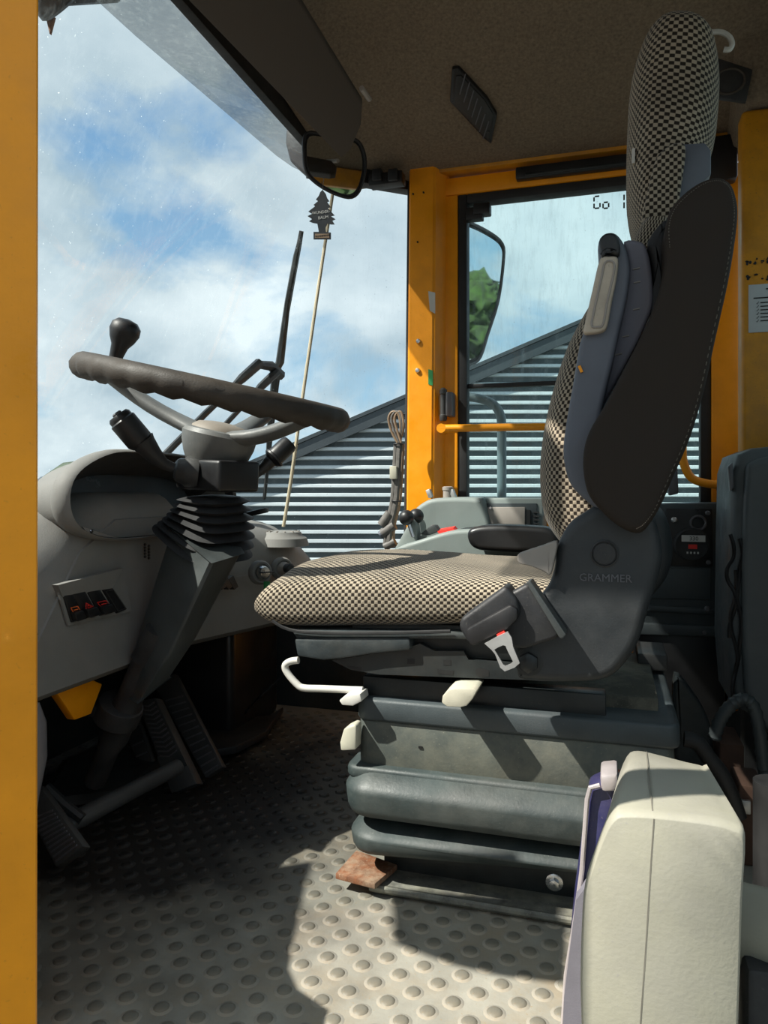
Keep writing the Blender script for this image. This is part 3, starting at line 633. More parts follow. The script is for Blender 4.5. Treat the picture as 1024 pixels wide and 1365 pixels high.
# ================================================================== OUTSIDE THE GLASS: wipers, mirrors, lamp, rail
wn = V(1, 0, -.36).normalized(); wp = V(-1.02, 1.9, 1.0)
def WP(x, y, o=0): return PP(x, y, wp, wn)+wn*o
wi = thing('windscreen_wiper', WP(355, 560), 'long black parallelogram wiper standing on the windscreen outside', 'wiper')
b = B(); b.tube([WP(402, 308), WP(398, 330), WP(380, 430), WP(368, 520), WP(352, 665)], [0.0075, 0.009, 0.009, 0.009, 0.006], 6); bl = obj('wiper_blade', b, M['rubber'], wi)
b = B(); b.tube([WP(396, 315, .01), WP(389, 340, .015), WP(375, 400, .022), WP(364, 480, .025), WP(360, 492, .02)], [0.0045, 0.009, 0.009, 0.0135, 0.012], 7); obj('blade_yoke', b, M['steelb'], wi)
b = B(); b.tube([WP(360, 492, .02), WP(356, 560, .012), WP(354, 620, .008), WP(352, 663, .004)], [0.012, 0.009, 0.0075, 0.0045], 7); obj('blade_yoke', b, M['steelb'], wi)
b = B(); b.tube([WP(362, 496, .03), WP(350, 484, .03), WP(334, 482, .03)], [0.018, 0.015, 0.012], 8); obj('pivot_bracket', b, M['blackd'], wi)
b = B(); b.tube([WP(334, 480, .03), WP(311, 500, .03), WP(300, 510, .03), WP(260, 548, .03), WP(200, 608, .03)], [0.015, 0.0135, 0.009, 0.009, 0.009], 8); obj('wiper_arm', b, M['steelb'], wi)
b = B(); b.tube([WP(352, 490, .045), WP(330, 510, .045), WP(322, 518, .045), WP(270, 572, .045), WP(215, 625, .045)], [0.0135, 0.012, 0.0075, 0.0075, 0.0075], 8); obj('wiper_arm', b, M['steelb'], wi)
# outside mirror seen through the door glass
yo = 2.60
mo = [(612, 296), (628, 298), (655, 312), (669, 325), (671, 345), (664, 400), (650, 445), (640, 476), (628, 485), (610, 484), (604, 400), (604, 320)]
mcx = PY(638, 390, yo); nr2 = V(1.12, -.69, -.20).normalized()*-1; nr2 = -nr2
om = thing('outside_mirror', mcx, 'large black rimmed outside mirror seen through the door glass', 'mirror')
pts = spline([PP(x, y, mcx, nr2) for x, y in mo], 3)
b = B(); b.prism(pts, -nr2*.04); b.bevel(.008); obj('mirror_case', b, M['blackd'], om)
b = B(); b.prism([mcx+(p-mcx)*.93+nr2*.002 for p in pts], -nr2*.004); obj('mirror_glass', b, M['mirror'], om, smooth=False)
b = B(); b.tube([p+nr2*.002 for p in pts], .006, 6, True); obj('rim', b, M['grey'], om)
b = B(); b.tube([mcx+V(0, .05, .1), mcx+V(-.05, .06, .3), V(-.55, 2.17, mcx.z+.30)], .010, 8); obj('mirror_arm', b, M['black'], om)
# small black bracket clamped to the glass
p = PY(637, 284, 2.10); br = thing('glass_clamp', p, 'small black clamp on the door glass above the outside mirror', 'clamp')
b = B(); b.box(PY(622, 284, 2.1).x, PY(644, 284, 2.1).x, 2.09, 2.12, p.z-.020, p.z+.016, bev=.003); obj('body', b, M['black'], br)
b = B(); b.box(PY(632, 284, 2.1).x, PY(654, 284, 2.1).x, 2.085, 2.122, p.z-.008, p.z+.024, bev=.004); obj('jaw', b, M['black'], br)
# grey handrail outside
b = B(); yh = 2.4
b.tube(spline([PY(612, 530, yh), PY(632, 530, yh), PY(655, 537, yh), PY(667, 553, yh), PY(669, 580, yh), PY(669, 640, yh), V(PY(669, 600, yh).x, yh, -.6)], 5, False), .015, 10)
obj('grey_handrail', b, M['pipe'], cat='handrail', label='grey bent pipe handrail outside the door glass')
# work lamp top near pillar
yk = 1.30; lm = thing('work_lamp', PY(75, 5, yk), 'dark round work lamp at the top beside the near yellow pillar', 'lamp')
p = PY(76, -4, yk); b = B(); b.lathe(p+V(0, -.04, .0), (.15, .5, -.35), [(.02, -.05), (.042, -.04), (.048, 0), (.048, .045), (.04, .05), (.02, .05)], 20); obj('lamp_body', b, M['blackd'], lm)
b = B(); b.prism([PY(60, 18, yk), PY(72, 22, yk), PY(66, 45, yk)], (0, .006, 0)); obj('bracket', b, M['rust'], lm, smooth=False)
b = B(); b.tube([PY(50, 5, yk), PY(75, 0, yk), V(PY(75, 0, yk).x, yk+.2, 1.85)], .012, 8); obj('arm', b, M['blackd'], lm)

# yellow grab bar of the door
b = B(); yg = 2.02
b.tube([PY(588, 571, yg)]+[PY(x, y, yg) for x, y in ((650, 570), (720, 569), (800, 569), (880, 571))]+spline([PY(900, 575, yg), PY(909, 590, yg), PY(911, 615, yg), PY(922, 637, yg), PY(945, 645, yg), PY(966, 646, yg)], 4, False), .0105, 12)
gb = obj('yellow_grab_bar', b, M['yellow'], cat='grab bar', label='yellow tubular grab bar across the door glass')
b = B(); b.lathe(PY(966, 646, yg), (0, 1, 0), [(.017, -.012), (.017, .080)], 14); obj('bar_foot', b, M['yellow'], gb)
b = B(); b.lathe(PY(589, 571, yg), (0, 1, 0), [(.013, -.01), (.013, .038)], 14); obj('bar_foot', b, M['yellow'], gb)

# ================================================================== DASHBOARD
dash = thing('dashboard', V(-1.0, 1.4, .33), 'grey moulded dashboard with instrument hood and right hand pod', 'dashboard')
# body: sections along Y, profile in X,Z
rings = []
def dprof(y):
    e = max(0, (y-1.72)/.30); el = max(0, (1.0-y)/.3)
    top = .655-.058*min(1, max(0, (y-1.45)/.15))
    xf = -.90+.10*min(1, max(0, (y-1.45)/.35))          # face comes towards the driver at the right pod
    if y > 1.80:
        k = (y-1.80)/.27; top = top-.13*k*k
    zb = .325-.0*y
    k1 = min(1, max(0, (1.14-y)/.16)); k2 = min(1, max(0, (1.5-y)/.1)); r = .13*(1-k2)+k2*(.05+.17*k1); top += .015*k2-.05*k1
    P = [(xf-.30, zb), (xf-.01, zb), (xf+.004, zb+.012), (xf, zb+.05), (xf-.002, top-r-.002)]
    for i in range(7):
        a = math.pi/2*i/6; P.append((xf-.006-r*1.25*(1-math.cos(a)), top-r+r*math.sin(a)))
    P += [(xf-.28, top+.004), (-1.30, top-.02), (-1.31, zb)]
    return [V(x, y, z) for x, z in P]
ys = [.72, .74, .80, .9, 1.0, 1.1, 1.2, 1.3, 1.4, 1.45, 1.5, 1.55, 1.6, 1.7, 1.8, 1.86, 1.92, 1.97, 2.01, 2.04, 2.058]
for y in ys: rings.append(dprof(y))
b = B(); b.loft(rings); obj('dash_body', b, M['dash'], dash, ang=45)
# instrument hood
def hood_ring(x, grow, yo=0, zo=0):
    pr = [(1.048, .655), (1.056, .690), (1.085, .715), (1.14, .737), (1.20, .747), (1.32, .748), (1.45, .742), (1.56, .72), (1.62, .68), (1.625, .63), (1.60, .595), (1.50, .583), (1.30, .583), (1.17, .586), (1.10, .600), (1.062, .622)]
    cy, cz = 1.34, .66
    return [V(x, cy+(p.x-cy)*(1+grow)+yo, cz+(p.y-cz)*(1+grow*2.0)+zo) for p in spline([V(a, q, 0) for a, q in pr], 3)]
b = B()
b.loft([hood_ring(-1.0, -.03, .03, -.01), hood_ring(-.882, 0), hood_ring(-.877, .008), hood_ring(-.882, .03), hood_ring(-.90, .036), hood_ring(-.912, .026), hood_ring(-.94, .008, .025, -.002), hood_ring(-.98, -.01, .050, -.010), hood_ring(-1.05, -.06, .085, -.035), hood_ring(-1.20, -.2, .12, -.09)], cap=False)
obj('instrument_hood', b, M['dash'], dash, ang=50)
b = B(); b.loft([hood_ring(-.884, -.006), hood_ring(-.96, -.05, .035, -.012), hood_ring(-1.0, -.12, .06, -.02)], cap=False); hl = obj('hood_lining', b, M['dashd'], dash)
cl = spline([V(-.96, a, q) for a, q in ((1.10, .66), (1.125, .695), (1.18, .705), (1.35, .707), (1.54, .70), (1.59, .66), (1.57, .61), (1.45, .592), (1.2, .592), (1.115, .615))], 3)
cl = [V(-.955-(p.z-.59)*.5, p.y, p.z) for p in cl]
b = B(); b.prism(cl, (-.01, 0, 0)); obj('instrument_glass', b, M['screen'], dash, smooth=False)
b = B(); b.prism([PX(x, y, -.89) for x, y in ((110, 702), (122, 706), (140, 712), (158, 717), (132, 716), (117, 711))], (-.02, 0, 0)); obj('lip_tab', b, M['taupe'], dash)
p = PX(122, 708, -.889); b = B(); b.lathe(p, (1, 0, 0), [(.004, 0), (.003, .002)], 10); obj('screw', b, M['chrome'], dash)
# rocker switch bank, recess frame on dash face
XF = -.893
def dpx(x, y, X=XF): return PX(x, y, X)
rec = [dpx(79, 780), dpx(165, 762), dpx(178, 822), dpx(95, 835)]
b = B(); fr_o = [dpx(77, 783), dpx(164, 758), dpx(177, 815), dpx(92, 834)]
b.prism([p+V(-.001, 0, 0) for p in fr_o], (-.004, 0, 0)); swp = obj('switch_panel', b, M['dash'], dash)
b = B(); b.prism([dpx(77, 780, -.886), dpx(165, 757, -.886), dpx(150, 784, -.892), dpx(84, 796, -.892)], (-.012, 0, 0)); obj('panel_recess', b, M['dash'], dash)
sw = [((85, 794), (98, 792), (111, 826), (96, 830), 'orange', 'orange lamp symbol'), ((97, 792), (114, 788), (132, 820), (114, 825), 'red', 'red warning triangle'), ((117, 789), (134, 786), (152, 816), (134, 821), 'red', 'red lamp symbol'), ((137, 786), (151, 784), (170, 812), (156, 818), None, None)]
for i, (a, b_, c, d, m, lab) in enumerate(sw):
    s = thing('rocker_switch', dpx(*a), ('black rocker switch with %s on the dashboard' % lab) if lab else 'plain black blank switch at the end of the rocker switch row', 'switch', 'rocker switches on the dashboard') if False else None
    q = B(); P4 = [dpx(*p, XF+.002) for p in (a, b_, c, d)]
    q.prism(P4, (-.010, 0, 0)); q.bevel(.0015); so = obj('rocker_switch', q, M['black'], dash)
    def lp(u, v): return (P4[0].lerp(P4[1], u)).lerp(P4[3].lerp(P4[2], u), v)
    if m:
        q = B(); q.prism([lp(.08, .60)+V(.0, 0, 0), lp(.92, .58), lp(.96, .9), lp(.1, .92)], (.011, 0, -.002)); q.bevel(.001); obj('rocker_tip', q, M['black'], so)
        t0 = .0025; q = B(); u0, u1, v0_, v1_ = .2, .85, .52, .70
        if i == 1:
            q.tube([lp(.5, .42)+V(t0, 0, 0), lp(.15, .66)+V(.006, 0, 0), lp(.85, .66)+V(.006, 0, 0)], .0011, 5, True)
            q.tube([lp(.5, .50)+V(.004, 0, 0), lp(.35, .60)+V(.006, 0, 0), lp(.65, .60)+V(.006, 0, 0)], .0009, 5, True)
        else:
            q.tube([lp(u0, .46)+V(t0, 0, 0), lp(u1, .46)+V(t0, 0, 0), lp(u1, .66)+V(.005, 0, 0), lp(u0, .66)+V(.005, 0, 0)], .0010, 5, True)
            q.tube([lp(.35, .56)+V(.004, 0, 0), lp(.7, .56)+V(.004, 0, 0)], .0012, 5)
        obj('symbol', q, M[m], so, smooth=False)
    else:
        q = B(); q.tube([lp(.15, .08)+V(.001, 0, 0), lp(.85, .08)+V(.001, 0, 0), lp(.88, .92)+V(.001, 0, 0), lp(.18, .92)+V(.001, 0, 0)], .0012, 5, True); obj('rim', q, M['blackd'], so)
# half hidden square switch at the pillar
q = B(); q.prism([dpx(30, 838, -.892), dpx(42, 832, -.892), dpx(52, 846, -.892), dpx(38, 852, -.892)], (-.004, 0, 0)); q.bevel(.001); so = obj('square_switch', q, M['black'], dash)
q = B(); q.tube([dpx(32, 840, -.890), dpx(41, 836, -.890), dpx(48, 845, -.890), dpx(38, 849, -.890)], .0008, 5, True); obj('symbol', q, M['print'], so)
# vent holes beside the column
for i in range(5):
    for j in range(2):
        p = dpx(194+j*5, 726+i*4+j*2, -.892); q = B(); q.lathe(p, (1, 0, 0), [(.003, -.002), (.0025, .001)], 8); obj('vent_hole', q, M['ink'], dash)
# air slots right of the column
for i in range(3):
    a = PX(290+i*8, 772, -.832); q = B(); q.prism([PX(287+i*9, 772, -.832), PX(293+i*9, 767, -.832), PX(302+i*8, 782, -.832), PX(297+i*8, 786, -.832)], (-.012, 0, 0)); obj('air_slot', q, M['blackd'], dash)
# ignition / heater knobs on the pod
for k_, (px, py, r) in enumerate(((347, 763, 17), (376, 758, 16))):
    p = PX(px, py, -.80); R_ = r*p.y/F*1.0
    kn = thing('ignition_lock' if k_ == 0 else 'heater_knob', p, 'ignition lock with key and green tag on the dashboard pod' if k_ == 0 else 'light grey rotary knob right beside the ignition lock', 'lock' if k_ == 0 else 'knob')
    ax = V(.8, -.6, .1)
    q = B(); q.lathe(p-ax.normalized()*.006, ax, [(R_*1.05, 0), (R_*1.05, .010), (R_*.9, .016), (R_*.75, .016), (R_*.7, .012)], 22); obj('bezel', q, M['dash'], kn)
    q = B(); q.lathe(p, ax, [(R_*.62, 0), (R_*.6, .016), (R_*.45, .026), (R_*.2, .027)], 16); obj('lock_barrel' if k_ == 0 else 'knob_cap', q, M['chrome' if k_ == 0 else 'taupe'], kn)
    if k_ == 0:
        q = B(); c = p+ax.normalized()*.03; q.box(-.004, .014, -.0015, .0015, -.016, .016, frame(c, ax, (0, 0, 1)), .001); obj('key', q, M['blackd'], kn)
        q = B(); c = p+ax.normalized()*.035+V(.0, 0, -.035); q.box(-.008, .008, -.002, .002, -.02, .014, frame(c, (1, .3, 0), (0, 1, 0)), .002); obj('key_tag', q, M['green'], kn)
    else:
        q = B(); c = p+ax.normalized()*.03; q.lathe(c, ax, [(R_*.42, -.004), (R_*.42, .016), (R_*.3, .019)], 14); obj('knob_grip', q, M['blackd'], kn)
# dome on top of pod
p = PY(378, 712, 1.80); q = B(); q.lathe(V(p.x, 1.80, p.z-.02), (0, 0, 1), [(.068, -.01), (.062, .010), (.050, .018), (.046, .026), (.034, .029), (.01, .030)], 28)
dm = obj('speaker_dome', q, M['dash'], dash)
for i in range(12):
    a = i*math.pi/6; q = B(); c = V(p.x+.038*math.cos(a), 1.80+.038*math.sin(a), p.z+.0075); q.box(-.006, .006, -.002, .002, -.001, .0015, frame(c, (math.cos(a), math.sin(a), 0), (0, 0, 1))); obj('vent_slot', q, M['taupe'], dm, smooth=False)

# ================================================================== STEERING COLUMN AND WHEEL
yc = 1.30
WL = PY(150, 494, yc); WR = PY(440, 557, yc)
wc = (WL+WR)/2; wu = (WR-WL).normalized(); Rw = (WR-WL).length/2
mid = PY(295, 526, yc)
toc = (wc-C0).normalized(); wv = (toc-wu*toc.dot(wu)).normalized(); wn_ = wu.cross(wv); 
if wn_.z < 0: wn_ = -wn_
sc_ = thing('steering_column', V(-1.0, 1.3, 0), 'tall dark steering column with ribbed boot, stalks and steering wheel', 'steering column')
q = B(); nn = 96; rr = .0235
pts = [wc+wu*Rw*math.cos(2*math.pi*i/nn)+wv*Rw*math.sin(2*math.pi*i/nn) for i in range(nn)]
rings = []
for i, p in enumerate(pts):
    d = (p-wc).normalized(); ring = []
    gf = .0032*math.sin(i*2*math.pi/nn*32)
    for k in range(14):
        a = 2*math.pi*k/14; r_ = rr+(gf if math.sin(a) < .3 else 0); ring.append(p+d*math.cos(a)*r_*.95+wn_*math.sin(a)*r_)
    rings.append(ring)
rings.append(rings[0]); q.loft(rings, cap=False); bmesh.ops.remove_doubles(q.bm, verts=q.bm.verts, dist=1e-6)
rim = obj('steering_wheel_rim', q, M['wheel'], sc_, ang=80)
hub = PY(290, 596, yc)
q = B(); ax = wn_
q.lathe(hub-ax*.028, ax, [(.040, -.026), (.046, -.020), (.055, -.006), (.064, .012), (.071, .034), (.073, .052), (.068, .060), (.056, .062)], 30); hb = obj('hub', q, M['spoke'], sc_)
q = B(); q.lathe(hub+ax*.028, ax, [(.060, 0), (.056, .009), (.044, .017), (.02, .021), (.003, .022)], 28); obj('hub_cap', q, M['cap'], hb)
def spoke(target, w0=.029, w1=.020):
    q = B(); e_ = target-hub; e_ = (e_-ax*e_.dot(ax)).normalized(); a = hub+ax*.022+e_*.036; d = (target-a); side = d.cross(ax).normalized(); rings = []
    for i in range(9):
        t = i/8; c = a+d*t-ax*.018*math.sin(math.pi*t)*.6; w = w0+(w1-w0)*min(1, t*1.6)+(.016*(1-t*4) if t < .25 else 0); th = .016
        rings.append([c+side*w*math.cos(k*math.pi/6)+ax*th*math.sin(k*math.pi/6) for k in range(12)])
    q.loft(rings); obj('spoke', q, M['spoke'], sc_, ang=60)
spoke(wc+wu*Rw*math.cos(math.radians(190))+wv*Rw*math.sin(math.radians(190)))
spoke(wc+wu*Rw*math.cos(math.radians(-14))+wv*Rw*math.sin(math.radians(-14)))
spoke(wc+wu*Rw*math.cos(math.radians(88))+wv*Rw*math.sin(math.radians(88)))
# spinner knob
kb = PY(153, 480, yc-.02); q = B(); q.lathe(kb, V(.42, 0, 1), [(.015, -.006), (.013, .002), (.014, .012), (.017, .030), (.025, .044), (.0305, .060), (.029, .074), (.019, .084), (.003, .087)], 22, cap=True)
sk = obj('spinner_knob', q, M['black'], sc_, ang=70)
q = B(); q.lathe(kb-V(.003, 0, .010), V(.42, 0, 1), [(.016, -.006), (.018, 0), (.013, .008)], 16); obj('knob_clamp', q, M['alum'], sk)
# switch housing
hc_ = PY(287, 633, 1.29)
Mh = frame(hc_, V(.85, -.35, -.05), V(.35, .9, 0))
q = B(); q.box(-.060, .075, -.05, .05, -.030, .030, Mh, .007, 3); sh = obj('switch_housing', q, M['black'], sc_)
q = B(); q.lathe(hc_+wn_*.028, wn_, [(.034, 0), (.030, .012)], 24); obj('neck', q, M['black'], sc_)
for s in (-.02, .03):
    q = B(); q.lathe(Mh @ V(s, -.01, .030), (0, 0, 1), [(.008, 0), (.008, .004)], 6); obj('bolt', q, M['black'], sh)
q = B(); q.lathe(PY(243, 628, 1.24), V(-.8, -.5, .1), [(.030, -.03), (.030, -.008), (.024, 0), (.022, .010), (.014, .016)], 22); obj('stalk_socket', q, M['blackd'], sh)
def tp_(l, Y): return [PY(x, y, Y) for x, y in l]
q = B(); q.tube([PY(232, 624, 1.20), PY(218, 618, 1.19), PY(205, 606, 1.17), PY(193, 592, 1.16), PY(189, 586, 1.155)], [.009, .011, .016, .021, .023], 14)
ls = obj('stalk', q, M['rubber'], sc_)
a, c = PY(190, 592, 1.157), PY(157, 553, 1.13); dd = (c-a).normalized(); ln = (c-a).length
q = B(); q.lathe(a, dd, [(.019, 0), (.0245, .008), (.0245, ln*.80), (.0215, ln*.84), (.0215, ln*.93), (.018, ln), (.004, ln+.001)], 22); g_ = obj('stalk_grip', q, M['black'], ls)
q = B(); q.lathe(c, dd, [(.009, -.002), (.009, .003), (.007, .005)], 16); obj('end_button', q, M['grey'], g_)
q = B(); q.tube([PY(333, 641, 1.33), PY(344, 630, 1.34), PY(356, 620, 1.35)], [.008, .009, .012], 12); rs2 = obj('stalk', q, M['blackd'], sc_)
a, c = PY(352, 623, 1.35), PY(387, 590, 1.38); dd = (c-a).normalized(); ln = (c-a).length
q = B(); q.lathe(a, dd, [(.011, 0), (.013, .01), (.013, .018), (.016, .02), (.0225, .026), (.0225, .030), (.019, .032), (.019, ln*.9), (.016, ln), (.004, ln+.001)], 22); obj('stalk_grip', q, M['black'], rs2)
q = B(); q.box(-.025, .025, -.008, .008, -.005, .005, frame(PY(342, 683, 1.36), V(1, 0, .22), (0, 1, 0)), .003); tl = obj('tilt_lever', q, M['black'], sc_)
q = B(); q.tube([PY(318, 690, 1.34), PY(330, 687, 1.36)], .004, 8); obj('lever_stem', q, M['blackd'], tl)
# bellows boot
rings = []; nb = 15
def sqr(c, u, v, hu, hv, n=32, e=.55):
    o = []
    for k in range(n):
        a = 2*math.pi*k/n; ca, sa = math.cos(a), math.sin(a)
        o.append(c+u*hu*math.copysign(abs(ca)**e, ca)+v*hv*math.copysign(abs(sa)**e, sa))
    return o
for i in range(nb):
    t = i/(nb-1)
    c = PY(285-18*t+5*math.sin(t*3), 662+64*t, 1.29+.01*t)
    tilt = math.radians(-3-24*t)
    u = V(math.cos(tilt)*.9, -.38, math.sin(tilt)*.9).normalized(); v = V(.36, .93, 0.06)
    v = (v-u*v.dot(u)).normalized()
    w = (.060+.030*t)*(1.08 if i % 2 else .80)
    rings.append(sqr(c, u, v, w, w*.86))
q = B(); q.loft(rings); obj('bellows_boot', q, M['rubber'], sc_, ang=30)
# shroud: box column below the boot
def ring_px(l, r, y, dl, Y0, Y1, n=0):
    a = PY(l, y, Y0); b_ = PY(r, y+dl, Y0)
    return [a, b_, V(b_.x-.02, Y1, b_.z+.0), V(a.x-.02, Y1, a.z)]
A_ = [PY(228, 702, 1.25), PY(283, 748, 1.19), PY(322, 737, 1.26), V(PY(300, 700, 1.40).x, 1.40, PY(300, 700, 1.4).z)]
B_ = [PY(187, 836, 1.25), PY(225, 874, 1.19), PY(262, 850, 1.26), V(PY(240, 830, 1.40).x, 1.40, PY(240, 830, 1.4).z)]
C_ = [PY(168, 925, 1.25), PY(186, 935, 1.20), PY(225, 905, 1.26), V(PY(205, 900, 1.38).x, 1.38, PY(205, 900, 1.38).z)]
q = B(); q.loft([A_, B_, C_]); q.bevel(.006, 2, 20); obj('column_shroud', q, M['col'], sc_)
a, c = PY(200, 868, 1.24), PY(146, 995, 1.26)
q = B(); dd = (c-a).normalized(); ln = (c-a).length
q.lathe(a, dd, [(.026, -.05), (.030, -.02), (.028, 0), (.030, .02), (.026, .022), (.026, ln*.5), (.030, ln*.55), (.030, ln*.9), (.022, ln+.01), (.022, ln+.09)], 24); obj('column_tube', q, M['blackd'], sc_)
cp = PY(158, 948, 1.25)
q = B(); q.lathe(cp-dd*.022, dd, [(.036, 0), (.044, .004), (.046, .014), (.046, .040), (.040, .046)], 24); cl_ = obj('clamp_collar', q, M['blackd'], sc_)
q = B(); q.box(-.05, .0, -.018, .018, -.012, .012, frame(cp+V(.0, -.01, 0), (.9, .3, -.2), (0, 1, 0)), .004); obj('clamp_lug', q, M['steelb'], cl_)
q = B(); q.loft([[PZ(x, y, .045) for x, y in ((92, 1010), (150, 985), (215, 1010), (165, 1052), (60, 1065))], [PZ(x, y, .03) for x, y in ((80, 1018), (150, 990), (225, 1015), (170, 1065), (48, 1080))], [PZ(x, y, .0) for x, y in ((80, 1018), (150, 990), (225, 1015), (170, 1065), (48, 1080))]]); obj('base_plate', q, M['steelb'], sc_)

# yellow bracket under dash
q = B(); q.prism([PX(x, y, -.95) for x, y in ((70, 915), (110, 900), (137, 912), (122, 952), (100, 960))], (-.02, 0, 0)); q.bevel(.003)
obj('yellow_bracket', q, M['yellow'], cat='bracket', label='bent yellow metal bracket under the dashboard beside the column')

# pedals
def slab(name, P4, vec, m, parent, bev=.004): q = B(); q.prism(P4, vec); q.bevel(bev, 2); return obj(name, q, m, parent)
def pedal(lbl, pad, n, t0, t1, yz0, yz1, th):
    # pad: 4 px corners (tl, tr, br, bl) with top at Y yz0 and toe at Y yz1
    P = [PY(*pad[0], yz0), PY(*pad[1], yz0), PY(*pad[2], yz1), PY(*pad[3], yz1)]
    o = thing('pedal', V(P[2].x, P[2].y, 0), lbl, 'pedal')
    nn_ = (P[1]-P[0]).cross(P[3]-P[0]).normalized()
    if nn_.dot(C0-P[0]) < 0: nn_ = -nn_
    pd = slab('pedal_pad', P, -nn_*th, M['pedal'], o, .004)
    for i in range(n):
        t = t0+(t1-t0)*i/(n-1)
        a = P[0].lerp(P[3], t); c = P[1].lerp(P[2], t); a2, c2 = a.lerp(c, .12), a.lerp(c, .88)
        q = B()
        if lbl.startswith('black'):  # chevron or cross ribs
            m_ = a2.lerp(c2, .5)+(P[3]-P[0])*.03
            q.tube([a2+nn_*.001, m_+nn_*.001, c2+nn_*.001], .0022, 5)
        else: q.tube([a2+nn_*.001, c2+nn_*.001], .0020, 5)
        obj('tread_rib', q, M['grey'], pd)
    return o, P, nn_
pedal('long black accelerator pedal nearest the middle of the cab', ((200, 905), (233, 898), (297, 1022), (273, 1037)), 12, .25, .97, 1.62, 1.50, .02)
o, P, nn_ = pedal('black brake pedal with chevron tread between column and accelerator', ((182, 935), (207, 930), (262, 1045), (228, 1058)), 12, .05, .62, 1.50, 1.42, .03)
q = B(); a = P[0].lerp(P[3], .62); c = P[1].lerp(P[2], .62); q.prism([a+nn_*.002, c+nn_*.002, P[1].lerp(P[2], .8)+nn_*.002, P[0].lerp(P[3], .8)+nn_*.002], -nn_*.004); obj('pad_plate', q, M['slated'], o)
o, P, nn_ = pedal('ribbed rubber inching pedal close to the near yellow pillar', ((18, 1050), (52, 1046), (111, 1128), (74, 1157)), 11, .42, .95, 1.10, 1.03, .022)
o, P, nn_ = pedal('narrow pedal arm plate behind the brake pedal', ((165, 975), (186, 965), (212, 1040), (195, 1046)), 4, .3, .9, 1.52, 1.46, .015)
q = B(); q.tube([PY(238, 1022, 1.38), PY(165, 1060, 1.24), PY(108, 1090, 1.15), PY(70, 1110, 1.12)], [.016, .017, .018, .012], 14)
ps = obj('pedal_cross_shaft', q, M['pedal'], cat='shaft', label='thick dark shaft joining the brake and inching pedals')
q = B(); q.tube([PY(62, 1050, 1.14), PY(85, 1072, 1.14), PY(110, 1092, 1.14)], .010, 8); obj('lever_arm', q, M['steelb'], ps)
# grey hose / cloth white thing by pillar
q = B(); q.tube([PY(40, 940, .82), PY(45, 965, .82), PY(46, 1010, .82), PY(38, 1060, .82), PY(30, 1120, .82), PZ(24, 1440, .006)], [.012, .016, .016, .014, .012, .012], 12)
obj('grey_hose', q, M['grey'], cat='hose', label='pale grey sleeve hanging behind the near yellow pillar')
# footwell: kick panel and cable
q = B(); q.prism([PZ(x, y, .012) for x, y in ((240, 975), (360, 962), (378, 950), (355, 985), (315, 1005), (285, 1010))], (0, 0, .02)); q.bevel(.004)
obj('rubber_scrap_mat', q, M['blackd'], cat='mat', label='small dark rubber mat lying ahead of the accelerator pedal')
q = B(); q.tube(spline([PY(400, 870, 1.72), PY(372, 905, 1.70), PY(340, 935, 1.68), PZ(322, 958, .0045)], 4, False), .003, 6); obj('thin_cable', q, M['black'], cat='cable', label='thin black cable hanging in the dark footwell')
q = B(); q.box(-1.25, -.96, 1.76, 2.05, 0, .30, bev=.02, seg=3); obj('footwell_box', q, M['black'], kind='structure')  # plain footwell box in the corner under the dashboard

# ================================================================== SIDE CONSOLE beyond the seat
con = thing('side_console', V(-.3, 1.9, 0), 'pale green-grey side console beyond the seat with ball levers', 'console')
q = B(); q.pillow(spline([PY(x, y, 1.93) for x, y in ((540, 760), (542, 705), (549, 684), (562, 671), (582, 664), (632, 664), (648, 674), (650, 760))], 4), 1.93, 2.05, .012); obj('console_tower', q, M['console'], con)
q = B(); q.prism([PY(x, y, 1.95) for x, y in ((636, 664), (724, 664), (724, 760), (636, 760))], (0, .12, 0)); q.bevel(.006); obj('rear_tower', q, M['console'], con)
q = B(); q.prism([PY(x, y, 1.945) for x, y in ((643, 671), (716, 671), (716, 712), (641, 712))], (0, .01, 0)); q.bevel(.002); pf = obj('inset_frame', q, M['slate'], con)
q = B(); q.prism([PY(x, y, 1.940) for x, y in ((650, 676), (700, 676), (700, 703), (646, 703))], (0, .01, 0)); q.bevel(.002); obj('inset_plate', q, M['taupe'], pf)
q = B(); q.prism([PY(x, y, 1.940) for x, y in ((702, 680), (707, 680), (707, 700), (702, 700))], (0, .01, 0)); obj('slot', q, M['ink'], pf)
for i in range(4):
    q = B(); q.prism([PY(x, y, 1.941) for x, y in ((711, 682+i*5), (719, 682+i*5), (719, 684+i*5), (711, 684+i*5))], (0, .006, 0)); obj('vent_rib', q, M['blackd'], pf)
p = PY(654, 677, 1.938); q = B(); q.lathe(p, (0, -1, 0), [(.004, -.002), (.003, .002)], 10); obj('screw', q, M['chrome'], pf)
# front wedge and plateau
q = B(); q.prism([PY(x, y, 1.80) for x, y in ((524, 735), (549, 690), (556, 700), (560, 760), (518, 770))], (0, .10, 0)); q.bevel(.006); obj('front_wedge', q, M['console'], con)
q = B(); q.pillow(spline([PY(x, y, 1.74) for x, y in ((505, 752), (530, 730), (558, 720), (600, 708), (640, 706), (680, 712), (700, 760), (600, 800), (500, 800))], 4), 1.74, 1.90, .010); obj('lever_deck', q, M['console'], con)
q = B(); q.prism([PY(x, y, 1.80) for x, y in ((583, 708), (604, 704), (608, 709), (586, 713))], (0, .03, .004)); obj('red_tab', q, M['red'], con, label='red tab')
q = B(); q.prism([PY(x, y, 1.80) for x, y in ((560, 712), (575, 700), (580, 700), (586, 708), (570, 714))], (0, .03, 0)); q.bevel(.002); obj('dark_rocker', q, M['slated'], con)
q = B(); q.tube([PY(612, 722, 1.76), PY(625, 712, 1.78)], .012, 10); obj('round_boss', q, M['chrome'], con)
